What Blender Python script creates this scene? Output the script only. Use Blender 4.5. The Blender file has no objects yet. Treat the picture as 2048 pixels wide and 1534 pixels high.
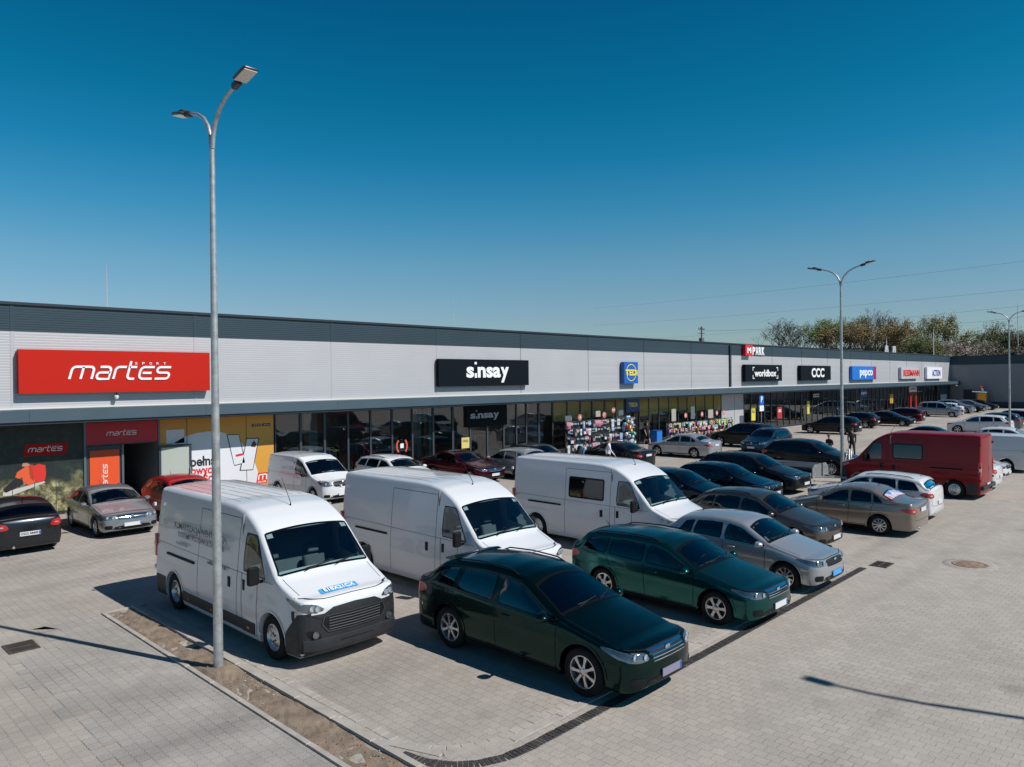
import bpy, bmesh, math, random
import numpy as np
from mathutils import Vector, Matrix
from mathutils.bvhtree import BVHTree
R = math.radians
random.seed(7)
SC = bpy.context.scene
COL = SC.collection

# ------------------------------------------------------------------ camera
F_PX, YAW, PITCH, ROLL, CAM_H = 1489.0, .7733465, .0044948, -.0108358, 4.9
cam = bpy.data.cameras.new('camera')
cam.sensor_width = 36.0
cam.lens = F_PX / 2048 * 36
cam.clip_start, cam.clip_end = .1, 5000
cam_ob = bpy.data.objects.new('camera', cam)
COL.objects.link(cam_ob)
_f = Vector((math.cos(YAW) * math.cos(PITCH), math.sin(YAW) * math.cos(PITCH), -math.sin(PITCH)))
_r = Vector((math.sin(YAW), -math.cos(YAW), 0)); _u = _r.cross(_f)
_r2 = _r * math.cos(ROLL) + _u * math.sin(ROLL); _u2 = _r2.cross(_f)
cam_ob.matrix_world = Matrix(((_r2.x, _u2.x, -_f.x, 0), (_r2.y, _u2.y, -_f.y, 0), (_r2.z, _u2.z, -_f.z, CAM_H), (0, 0, 0, 1)))
SC.camera = cam_ob

# ------------------------------------------------------------------ light
SUN = Vector((.33, -.90, 1.0)).normalized()
elev = math.asin(SUN.z)
az = math.atan2(SUN.x, SUN.y)            # clockwise from +Y
w = bpy.data.worlds.new('World'); SC.world = w; w.use_nodes = True
nt = w.node_tree; nt.nodes.clear()
sky = nt.nodes.new('ShaderNodeTexSky'); sky.sky_type = 'NISHITA'; sky.sun_disc = False
sky.sun_elevation = elev; sky.sun_rotation = az
sky.altitude = 0; sky.air_density = 1.0; sky.dust_density = 0.35; sky.ozone_density = 1.0
# air colour by height: the clear deep teal sky of this day, paler toward the horizon
tcs = nt.nodes.new('ShaderNodeTexCoord'); spz = nt.nodes.new('ShaderNodeSeparateXYZ'); nt.links.new(tcs.outputs['Generated'], spz.inputs[0])
rmp = nt.nodes.new('ShaderNodeValToRGB'); els = rmp.color_ramp.elements
STOPS = [(0, (.85, .99, 1.18)), (.0916, (.80, 1.06, 1.26)), (.151, (.65, 1.13, 1.29)), (.215, (.30, 1.11, 1.36)), (.281, (.09, 1.02, 1.31)), (.343, (.03, .96, 1.2)), (.453, (.015, .78, 1.08)), (.60, (.03, .52, .82)), (.85, (.06, .34, .60))]
els[0].position = 0; els[1].position = 1
for i, (p_, c_) in enumerate(STOPS):
    e_ = els[0] if i == 0 else els.new(p_)
    e_.color = tuple(x / 1.4 for x in c_) + (1,)
els[-1].color = (.06 / 1.4, .30 / 1.4, .55 / 1.4, 1)
nt.links.new(spz.outputs[2], rmp.inputs[0])
tint = nt.nodes.new('ShaderNodeMix'); tint.data_type = 'RGBA'; tint.blend_type = 'MULTIPLY'
tint.inputs[0].default_value = 1.0
bg = nt.nodes.new('ShaderNodeBackground'); bg.inputs[1].default_value = .091
wo = nt.nodes.new('ShaderNodeOutputWorld')
nt.links.new(sky.outputs[0], tint.inputs[6]); nt.links.new(rmp.outputs[0], tint.inputs[7]); nt.links.new(tint.outputs[2], bg.inputs[0]); nt.links.new(bg.outputs[0], wo.inputs[0])
sl = bpy.data.lights.new('sun', 'SUN'); sl.energy = 5.0; sl.angle = R(.53); sl.color = (1, .955, .90)
so = bpy.data.objects.new('sun', sl); COL.objects.link(so)
so.rotation_euler = SUN.to_track_quat('Z', 'Y').to_euler()
SC.view_settings.view_transform = 'Standard'; SC.view_settings.look = 'None'
SC.view_settings.exposure = 0.0; SC.view_settings.gamma = 1; SC.view_settings.use_curve_mapping = False
SC.render.engine = 'CYCLES'
SC.cycles.max_bounces = 7; SC.cycles.transparent_max_bounces = 10; SC.cycles.glossy_bounces = 4
SC.cycles.diffuse_bounces = 3; SC.cycles.caustics_reflective = False; SC.cycles.caustics_refractive = False
SC.cycles.use_denoising = True

# ------------------------------------------------------------------ materials
MATS = {}
def srgb(c):
    return tuple((x / 12.92 if x <= .04045 else ((x + .055) / 1.055) ** 2.4) for x in c)
def mat(name, col=(.5, .5, .5), rough=.5, metal=0., coat=0., spec=.5, noise=0., nscale=6., bump=0., bscale=40., emit=None):
    if name in MATS: return MATS[name]
    m = bpy.data.materials.new(name); m.use_nodes = True; MATS[name] = m
    n = m.node_tree; b = n.nodes['Principled BSDF']
    b.inputs['Base Color'].default_value = (*col, 1); b.inputs['Roughness'].default_value = rough
    b.inputs['Metallic'].default_value = metal; b.inputs['Coat Weight'].default_value = coat
    b.inputs['Coat Roughness'].default_value = .03
    b.inputs['Specular IOR Level'].default_value = spec
    if noise or bump:
        tc = n.nodes.new('ShaderNodeTexCoord')
    if noise:
        t = n.nodes.new('ShaderNodeTexNoise'); t.inputs['Scale'].default_value = nscale; t.inputs['Detail'].default_value = 5
        n.links.new(tc.outputs['Object'], t.inputs['Vector'])
        mr = n.nodes.new('ShaderNodeMapRange'); mr.inputs[1].default_value = .3; mr.inputs[2].default_value = .7
        mr.inputs[3].default_value = 1 - noise; mr.inputs[4].default_value = 1 + noise
        n.links.new(t.outputs[0], mr.inputs[0])
        mx = n.nodes.new('ShaderNodeMix'); mx.data_type = 'RGBA'; mx.blend_type = 'MULTIPLY'; mx.inputs[0].default_value = 1
        mx.inputs[6].default_value = (*col, 1); n.links.new(mr.outputs[0], mx.inputs[7]); n.links.new(mx.outputs[2], b.inputs['Base Color'])
    if bump:
        t2 = n.nodes.new('ShaderNodeTexNoise'); t2.inputs['Scale'].default_value = bscale; t2.inputs['Detail'].default_value = 4
        n.links.new(tc.outputs['Object'], t2.inputs['Vector'])
        bp = n.nodes.new('ShaderNodeBump'); bp.inputs['Strength'].default_value = bump; bp.inputs['Distance'].default_value = .02
        n.links.new(t2.outputs[0], bp.inputs['Height']); n.links.new(bp.outputs[0], b.inputs['Normal'])
    if emit:
        b.inputs['Emission Color'].default_value = (*emit[0], 1); b.inputs['Emission Strength'].default_value = emit[1]
    return m
def paint(name, col, metallic=False, rough=.32):
    """car paint: flake base under clear coat, with a thin film of dust"""
    if name in MATS: return MATS[name]
    dk = sum(col) < .5
    m = mat(name, col, rough, (.9 if dk else .55) if metallic else 0., .38 if dk else 1.0, .10 if dk else .5)
    n = m.node_tree; b = n.nodes['Principled BSDF']
    tc = n.nodes.new('ShaderNodeTexCoord')
    t = n.nodes.new('ShaderNodeTexNoise'); t.inputs['Scale'].default_value = 1.7; t.inputs['Detail'].default_value = 6
    n.links.new(tc.outputs['Object'], t.inputs['Vector'])
    mr = n.nodes.new('ShaderNodeMapRange'); mr.inputs[1].default_value = .35; mr.inputs[2].default_value = .75
    mr.inputs[3].default_value = .0; mr.inputs[4].default_value = .05 if sum(col) > .6 else .018
    mx = n.nodes.new('ShaderNodeMix'); mx.data_type = 'RGBA'; mx.inputs[6].default_value = (*col, 1); mx.inputs[7].default_value = (.40, .36, .31, 1)
    n.links.new(t.outputs[0], mr.inputs[0]); n.links.new(mr.outputs[0], mx.inputs[0]); n.links.new(mx.outputs[2], b.inputs['Base Color'])
    mr2 = n.nodes.new('ShaderNodeMapRange'); mr2.inputs[3].default_value = .015; mr2.inputs[4].default_value = .09
    n.links.new(t.outputs[0], mr2.inputs[0]); n.links.new(mr2.outputs[0], b.inputs['Coat Roughness'])
    return m
def glass(name, tintc=(.05, .09, .10), alpha=.55, rough=.02, ior=1.85):
    """window pane: part clear, part tinted, mirror-like at grazing angles"""
    if name in MATS: return MATS[name]
    m = bpy.data.materials.new(name); m.use_nodes = True; MATS[name] = m
    n = m.node_tree; n.nodes.clear()
    o = n.nodes.new('ShaderNodeOutputMaterial')
    tr = n.nodes.new('ShaderNodeBsdfTransparent'); tr.inputs[0].default_value = (*[1 - (1 - c) * alpha for c in tintc], 1)
    gl = n.nodes.new('ShaderNodeBsdfGlossy'); gl.inputs[0].default_value = (.95, .98, 1, 1); gl.inputs['Roughness'].default_value = rough
    fr = n.nodes.new('ShaderNodeFresnel'); fr.inputs[0].default_value = ior
    mx = n.nodes.new('ShaderNodeMixShader')
    n.links.new(fr.outputs[0], mx.inputs[0]); n.links.new(tr.outputs[0], mx.inputs[1]); n.links.new(gl.outputs[0], mx.inputs[2]); n.links.new(mx.outputs[0], o.inputs[0])
    return m

# ------------------------------------------------------------------ objects
def tag(o, label=None, cat=None, group=None, kind=None):
    if label: o['label'] = label
    if cat: o['category'] = cat
    if group: o['group'] = group
    if kind: o['kind'] = kind
    return o
def empty(name, loc=(0, 0, 0), rz=0., label=None, cat=None, group=None, parent=None):
    o = bpy.data.objects.new(name, None); COL.objects.link(o); o.location = loc; o.rotation_euler = (0, 0, rz)
    o.empty_display_size = .3
    if parent: o.parent = parent
    return tag(o, label, cat, group)
class MB:
    def __init__(s): s.v = []; s.f = []; s.m = []; s.sm = []
    def add(s, vs, fs, mi=0, smooth=False):
        k = len(s.v); s.v += [tuple(v) for v in vs]
        for f in fs: s.f.append([i + k for i in f]); s.m.append(mi); s.sm.append(smooth)
        return s
    def box(s, x0, x1, y0, y1, z0, z1, mi=0, M=None):
        vs = [Vector((x, y, z)) for z in (z0, z1) for x, y in ((x0, y0), (x1, y0), (x1, y1), (x0, y1))]
        if M: vs = [M @ v for v in vs]
        return s.add(vs, [(3, 2, 1, 0), (4, 5, 6, 7), (0, 1, 5, 4), (1, 2, 6, 5), (2, 3, 7, 6), (3, 0, 4, 7)], mi)
    def rbox(s, x0, x1, y0, y1, z0, z1, r=.03, mi=0, M=None):
        """box with rounded vertical corners and chamfered top/bottom"""
        pts = []
        for cx, cy, a0 in ((x1 - r, y1 - r, 0), (x0 + r, y1 - r, 90), (x0 + r, y0 + r, 180), (x1 - r, y0 + r, 270)):
            for k in range(4): pts.append((cx, cy, math.cos(R(a0 + 30 * k)), math.sin(R(a0 + 30 * k))))
        rings = []
        for z, q in ((z0, .4), (z0 + r * .5, 1), (z1 - r * .5, 1), (z1, .4)):
            rings.append([Vector((cx + r * q * c - (1 - q) * r * .5 * (1 if c > 0 else -1) * 0, cy + r * q * d, z)) for cx, cy, c, d in pts])
        vs = [v for g in rings for v in g]
        if M: vs = [M @ v for v in vs]
        n = len(pts); fs = []
        for k in range(3):
            for i in range(n): fs.append((k * n + i, k * n + (i + 1) % n, (k + 1) * n + (i + 1) % n, (k + 1) * n + i))
        s.add(vs, fs, mi, True); s.add(vs[:n], [tuple(range(n))[::-1]], mi); s.add(vs[-n:], [tuple(range(n))], mi)
        return s
    def quad(s, a, b, c, d, mi=0): return s.add([a, b, c, d], [(0, 1, 2, 3)], mi)
    def tube(s, pts, r, n=8, mi=0, cap=True, closed=False):
        pts = [Vector(p) for p in pts]; m = len(pts); rs = r if isinstance(r, (list, tuple)) else [r] * m
        vs = []; up = None
        for i, p in enumerate(pts):
            if closed: t = pts[(i + 1) % m] - pts[i - 1]
            else: t = pts[min(i + 1, m - 1)] - pts[max(i - 1, 0)]
            t = t.normalized() if t.length > 1e-9 else Vector((0, 0, 1))
            if up is None:
                up = Vector((0, 0, 1)) if abs(t.z) < .9 else Vector((1, 0, 0))
            a = t.cross(up)
            if a.length < 1e-4: a = t.orthogonal()
            a.normalize(); b = a.cross(t).normalized(); up = b
            for k in range(n):
                q = 2 * math.pi * k / n; vs.append(p + (a * math.cos(q) + b * math.sin(q)) * rs[i])
        fs = []
        for i in range(m if closed else m - 1):
            j = (i + 1) % m
            for k in range(n): fs.append((i * n + k, i * n + (k + 1) % n, j * n + (k + 1) % n, j * n + k))
        s.add(vs, fs, mi, n > 5)
        if cap and not closed: s.add(vs[:n], [tuple(range(n))], mi); s.add(vs[-n:], [tuple(range(n))[::-1]], mi)
        return s
    def lathe(s, prof, axis='z', n=24, mi=0, M=None, smooth=True):
        vs = []
        for r_, h in prof:
            for k in range(n):
                q = 2 * math.pi * k / n; c, d = r_ * math.cos(q), r_ * math.sin(q)
                v = Vector((c, d, h)) if axis == 'z' else Vector((c, h, d))
                vs.append(M @ v if M else v)
        fs = []
        for i in range(len(prof) - 1):
            for k in range(n):
                f = (i * n + k, i * n + (k + 1) % n, (i + 1) * n + (k + 1) % n, (i + 1) * n + k)
                fs.append(f if axis == 'z' else f[::-1])
        return s.add(vs, fs, mi, smooth)
    def prism(s, poly, h0, h1, plane='xy', mi=0, M=None):
        """poly: outline (a,b); extruded between h0 and h1 along the missing axis"""
        n = len(poly)
        def P(a, b, h):
            v = {'xy': (a, b, h), 'xz': (a, h, b), 'yz': (h, a, b)}[plane]; v = Vector(v); return M @ v if M else v
        vs = [P(a, b, h0) for a, b in poly] + [P(a, b, h1) for a, b in poly]
        fs = [tuple(range(n))[::-1], tuple(range(n, 2 * n))] + [(i, (i + 1) % n, n + (i + 1) % n, n + i) for i in range(n)]
        return s.add(vs, fs, mi)
    def build(s, name, mats, parent=None, label=None, cat=None, group=None, kind=None, fix=True, sharp=40):
        me = bpy.data.meshes.new(name); me.from_pydata(s.v, [], s.f)
        mats = mats if isinstance(mats, (list, tuple)) else [mats]
        for m in mats: me.materials.append(m)
        me.polygons.foreach_set('material_index', s.m); me.polygons.foreach_set('use_smooth', s.sm)
        me.update()
        if fix:
            bm = bmesh.new(); bm.from_mesh(me); bmesh.ops.remove_doubles(bm, verts=bm.verts, dist=1e-5)
            bmesh.ops.recalc_face_normals(bm, faces=bm.faces)
            if any(s.sm):
                for e in bm.edges:
                    if len(e.link_faces) == 2 and e.calc_face_angle(0) > R(sharp): e.smooth = False
            bm.to_mesh(me); bm.free()
        o = bpy.data.objects.new(name, me); COL.objects.link(o)
        if parent: o.parent = parent
        return tag(o, label, cat, group, kind)
def dupe(root, loc=None, rz=None, label=None):
    r = root.copy(); COL.objects.link(r)
    if loc is not None: r.location = loc
    if rz is not None: r.rotation_euler = (0, 0, rz)
    if label: r['label'] = label
    def rec(o, n):
        for ch in list(o.children):
            c = ch.copy(); COL.objects.link(c); c.parent = n; rec(ch, c)
    rec(root, r)
    return r
def text_mesh(name, body, size, mats, parent=None, M=None, depth=.01, bold=0., shear=0., sx=1., align='CENTER', label=None):
    cu = bpy.data.curves.new('t', 'FONT'); cu.body = body; cu.size = size; cu.extrude = depth; cu.offset = bold; cu.shear = shear
    cu.align_x = align; cu.align_y = 'CENTER'; cu.resolution_u = 3
    to = bpy.data.objects.new('t', cu); COL.objects.link(to)
    dg = bpy.context.evaluated_depsgraph_get(); me = bpy.data.meshes.new_from_object(to.evaluated_get(dg))
    bpy.data.objects.remove(to); bpy.data.curves.remove(cu)
    me.materials.clear(); me.materials.append(mats)
    T = (M or Matrix()) @ Matrix.Diagonal((sx, 1, 1, 1)); me.transform(T)
    me.name = name
    o = bpy.data.objects.new(name, me); COL.objects.link(o)
    if parent: o.parent = parent
    return tag(o, label)
WALLM = lambda x, y, z: Matrix(((1, 0, 0, x), (0, 0, -1, y), (0, 1, 0, z), (0, 0, 0, 1)))   # text plane facing -Y

white_p = mat('plastic_white', (.78, .79, .80), .35)
black_pl = mat('plastic_black', (.010, .011, .013), .5, noise=.2, spec=.2)
dark_pl = mat('bumper_plastic', (.024, .026, .030), .45, spec=.35, noise=.15, bump=.1, bscale=200)
rubber = mat('tyre_rubber', (.014, .014, .015), .8, spec=.2, noise=.25)
alloy = mat('alloy_rim', (.62, .63, .65), .28, .85)
alloy_d = mat('alloy_dark', (.16, .16, .17), .35, .7)
chrome = mat('chrome_trim', (.75, .77, .80), .12, 1.)
gal = mat('galvanised_steel', (.42, .44, .45), .42, .55, noise=.22, nscale=9)
car_glass = glass('car_glass', (.14, .42, .44), .52)
dark_glass = glass('privacy_glass', (.0, .015, .02), .96)
lens = mat('headlight_lens', (.55, .60, .66), .08, .55, 1.)
lens_h = mat('headlight_cover', (.20, .22, .25), .10, .75, 1.)
lens_d = mat('headlight_housing', (.05, .055, .065), .15, .6, 1.)
red_l = mat('tail_light_red', (.42, .012, .012), .15, 0, 1.)
amb_l = mat('indicator_amber', (.75, .22, .03), .2, 0, .8)
seat_m = mat('seat_fabric', (.17, .17, .18), .85)
dash_m = mat('dashboard_black', (.06, .062, .066), .6)
plate_m = mat('licence_plate_white', (.62, .64, .66), .35)
blue_m = mat('licence_plate_blue', (.02, .10, .42), .4)
# ------------------------------------------------------------------ vehicles
def poly_at(pts, s, r=.05):
    xs = [p[0] for p in pts]; ys = [p[1] for p in pts]
    return float(np.mean([np.interp(s + d * r, xs, ys) for d in (-1, -.5, 0, .5, 1)]))
PROF = {}
def prof(name, **k): PROF[name] = k
_w = [(0, .84), (.3, .93), (.8, .985), (1.6, 1.), (3.2, 1.), (3.9, .97), (4.5, .86)]
prof('hatch', L=4.35, W=1.78, H=1.48, wb=(.85, 3.45), r=.325, D=.42, Dr=.26, cowl=1.20, roof0=2.02, roof1=3.62, tail=4.12,
     zt=[(0, .66), (.30, .76), (.5, .82), (1.12, .98), (1.22, 1.01), (2.0, 1.41), (2.35, 1.465), (2.85, 1.48), (3.4, 1.44), (3.72, 1.38), (4.10, 1.06), (4.2, .99), (4.35, .93)],
     zs=[(0, .60), (.4, .70), (1.2, .88), (2.5, .93), (3.6, .98), (4.05, .98), (4.35, .88)], w=_w, win=[(1.28, 2.42, 2.38, 1.5), (2.5, 3.3, 3.22, 2.5), (3.36, 3.75, 3.55, 3.3)])
prof('wagon', L=4.6, W=1.8, H=1.48, wb=(.88, 3.55), r=.325, D=.42, Dr=.24, cowl=1.22, roof0=2.05, roof1=4.12, tail=4.45,
     zt=[(0, .66), (.30, .76), (.5, .82), (1.14, .97), (1.24, 1.0), (2.05, 1.41), (2.4, 1.465), (3.0, 1.48), (3.8, 1.44), (4.15, 1.38), (4.42, 1.08), (4.5, 1.0), (4.6, .93)],
     zs=[(0, .60), (.4, .70), (1.2, .87), (2.5, .92), (3.8, .97), (4.3, .97), (4.6, .88)], w=_w, win=[(1.32, 2.48, 2.44, 1.55), (2.56, 3.42, 3.38, 2.56), (3.5, 4.2, 4.0, 3.46)])
prof('sedan', L=4.6, W=1.77, H=1.43, wb=(.86, 3.50), r=.32, D=.42, Dr=.30, cowl=1.30, roof0=2.10, roof1=3.30, tail=3.92,
     zt=[(0, .66), (.30, .74), (.5, .80), (1.22, .96), (1.32, .99), (2.08, 1.36), (2.4, 1.42), (2.85, 1.43), (3.22, 1.38), (3.90, 1.08), (4.05, 1.05), (4.4, 1.03), (4.6, .98)],
     zs=[(0, .60), (.4, .69), (1.3, .87), (2.5, .91), (3.6, .95), (4.3, .96), (4.6, .90)], w=_w, win=[(1.40, 2.48, 2.44, 1.62), (2.56, 3.26, 3.2, 2.56), (3.32, 3.62, 3.4, 3.28)])
prof('suv', L=4.55, W=1.86, H=1.68, wb=(.88, 3.55), r=.36, D=.40, Dr=.24, cowl=1.18, roof0=1.95, roof1=3.95, tail=4.38,
     zt=[(0, .84), (.30, .94), (.5, .99), (1.1, 1.12), (1.2, 1.15), (1.95, 1.58), (2.3, 1.66), (2.9, 1.68), (3.6, 1.64), (3.98, 1.57), (4.36, 1.18), (4.45, 1.12), (4.55, 1.05)],
     zs=[(0, .78), (.4, .86), (1.2, 1.02), (2.5, 1.06), (3.8, 1.12), (4.2, 1.1), (4.55, 1.0)], w=_w, win=[(1.28, 2.42, 2.38, 1.48), (2.5, 3.38, 3.34, 2.5), (3.46, 4.05, 3.8, 3.42)])
prof('mpv', L=4.75, W=1.9, H=1.75, wb=(.92, 3.85), r=.33, D=.42, Dr=.20, cowl=1.0, roof0=1.98, roof1=4.35, tail=4.62,
     zt=[(0, .72), (.30, .86), (.5, .93), (.95, 1.08), (1.05, 1.12), (1.95, 1.64), (2.4, 1.73), (3.0, 1.75), (4.0, 1.72), (4.38, 1.66), (4.58, 1.2), (4.66, 1.1), (4.75, 1.0)],
     zs=[(0, .66), (.4, .78), (1.0, .98), (2.5, 1.02), (4.0, 1.04), (4.75, .96)], w=_w, win=[(1.25, 2.46, 2.42, 1.5), (2.54, 3.5, 3.46, 2.54), (3.58, 4.42, 4.3, 3.56)])
prof('panelvan', L=4.6, W=1.85, H=1.84, wb=(.86, 3.6), r=.33, D=.40, Dr=.12, cowl=.98, roof0=1.78, roof1=4.45, tail=4.56,
     zt=[(0, .78), (.30, .92), (.5, .98), (.9, 1.10), (1.0, 1.14), (1.75, 1.68), (2.1, 1.80), (2.6, 1.84), (4.2, 1.84), (4.6, 1.80)],
     zs=[(0, .72), (.4, .84), (1.0, 1.02), (2.5, 1.08), (4.6, 1.08)], w=[(0, .84), (.3, .93), (.8, .985), (1.6, 1.), (4.2, 1.), (4.6, .97)], win=[(1.18, 2.22, 2.18, 1.42)])
prof('cargovan', L=6.0, W=2.05, H=2.5, wb=(.95, 4.98), r=.372, D=.27, Dr=.07, cowl=.84, roof0=1.58, roof1=5.88, tail=5.96,
     zt=[(0, 1.02), (.2, 1.14), (.4, 1.21), (.76, 1.35), (.84, 1.39), (1.56, 2.12), (1.78, 2.26), (2.1, 2.41), (2.5, 2.48), (3.0, 2.5), (5.7, 2.5), (6.0, 2.48)],
     zs=[(0, .96), (.4, 1.10), (.85, 1.27), (2.5, 1.32), (6.0, 1.32)], w=[(0, .90), (.25, .95), (.6, .985), (1.2, 1.), (5.7, 1.), (6.0, .985)], win=[(1.16, 2.0, 1.96, 1.56)])

WHEELS = {}
def wheel_meshes(style, r, wdt):
    key = (style, round(r, 3), wdt)
    if key in WHEELS: return WHEELS[key]
    rr = r * (.60 if style == 'steel' else .66)
    t = MB(); h = wdt / 2
    t.lathe([(rr, -h * .8), (rr + .015, -h * .95), (r - .05, -h), (r - .015, -h * .86), (r, -h * .6), (r, h * .6), (r - .015, h * .86), (r - .05, h), (rr + .015, h * .95), (rr, h * .8), (rr - .01, h * .3), (rr - .01, -h * .3), (rr, -h * .8)], 'y', 32)
    to = t.build('tyre', rubber); COL.objects.unlink(to)
    m = MB()
    m.lathe([(rr + .004, h * .82), (rr - .012, h * .84), (rr - .022, h * .60), (rr - .03, h * .1)], 'y', 32)
    m.lathe([(0, h * .08), (rr - .02, h * .08)], 'y', 24, 1)
    if style == 'steel':
        m.lathe([(0, h * .95), (.05, h * .95), (.065, h * .7), (rr * .45, h * .72), (rr * .62, h * .50), (rr * .85, h * .42), (rr - .02, h * .6)], 'y', 32)
        for k in range(12):
            q = 2 * math.pi * k / 12; c = Vector((math.cos(q), 0, math.sin(q))) * rr * .72
            m.lathe([(0, 0), (.017, 0)], 'y', 8, 1, Matrix.Translation(c + Vector((0, h * .475, 0))))
        for k in range(5):
            q = 2 * math.pi * k / 5; c = Vector((math.cos(q), 0, math.sin(q))) * rr * .33
            m.lathe([(.018, 0), (.012, .012), (0, .012)], 'y', 8, 1, Matrix.Translation(c + Vector((0, h * .72, 0))))
    else:
        ns = {'five': 5, 'six': 6, 'seven': 7, 'multi': 10}[style]; wd = {5: .075, 6: .062, 7: .05, 10: .034}[ns]
        for k in range(ns):
            M = Matrix.Rotation(2 * math.pi * k / ns, 4, 'Y')
            a, b = .045, rr - .018
            pr = [(a, -wd * .5), (b * .6, -wd * .36), (b, -wd * .62), (b, wd * .62), (b * .6, wd * .36), (a, wd * .5)]
            vs = [M @ Vector((x, h * (.74 if x < b * .9 else .66), z)) for x, z in pr] + [M @ Vector((x, h * .35, z)) for x, z in pr]
            m.add(vs, [(0, 1, 2, 3, 4, 5)] + [(i, (i + 1) % 6, 6 + (i + 1) % 6, 6 + i) for i in range(6)])
        m.lathe([(.075, h * .3), (.072, h * .70), (.055, h * .80), (0, h * .82)], 'y', 16)
        for k in range(5):
            q = 2 * math.pi * (k + .5) / 5
            m.lathe([(.010, 0), (0, .004)], 'y', 6, 1, Matrix.Translation(Vector((math.cos(q) * .052, h * .80, math.sin(q) * .052))))
    ro = m.build('rim', [alloy, mat('brake_black', (.012, .012, .013), .6)]); COL.objects.unlink(ro)  # second material: black backing disc, holes and bolts
    WHEELS[key] = (to.data, ro.data); bpy.data.objects.remove(to); bpy.data.objects.remove(ro)
    return WHEELS[key]

def chaikin(p, n=2):
    for _ in range(n):
        q = []
        for i in range(len(p)):
            a, b = p[i], p[(i + 1) % len(p)]
            q += [(a[0] * .78 + b[0] * .22, a[1] * .78 + b[1] * .22), (a[0] * .22 + b[0] * .78, a[1] * .22 + b[1] * .78)]
        p = q
    return p
def inset(p, d):
    """shrink an outline by about d (negative grows)"""
    n = len(p); out = []
    ar = sum(p[i][0] * p[(i + 1) % n][1] - p[(i + 1) % n][0] * p[i][1] for i in range(n))
    sg = 1 if ar > 0 else -1
    for i in range(n):
        a, b, c = p[i - 1], p[i], p[(i + 1) % n]
        tx, ty = c[0] - a[0], c[1] - a[1]; l = math.hypot(tx, ty) or 1
        out.append((b[0] - ty / l * d * sg, b[1] + tx / l * d * sg))
    return out
def inside(pt, poly):
    x, y = pt; c = False; n = len(poly); j = n - 1
    for i in range(n):
        xi, yi = poly[i]; xj, yj = poly[j]
        if (yi > y) != (yj > y) and x < (xj - xi) * (y - yi) / (yj - yi) + xi: c = not c
        j = i
    return c
def resample(p, step):
    out = []
    for i in range(len(p)):
        a, b = p[i], p[(i + 1) % len(p)]; n = max(1, int(math.hypot(b[0] - a[0], b[1] - a[1]) / step))
        out += [(a[0] + (b[0] - a[0]) * k / n, a[1] + (b[1] - a[1]) * k / n) for k in range(n)]
    return out

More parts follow.
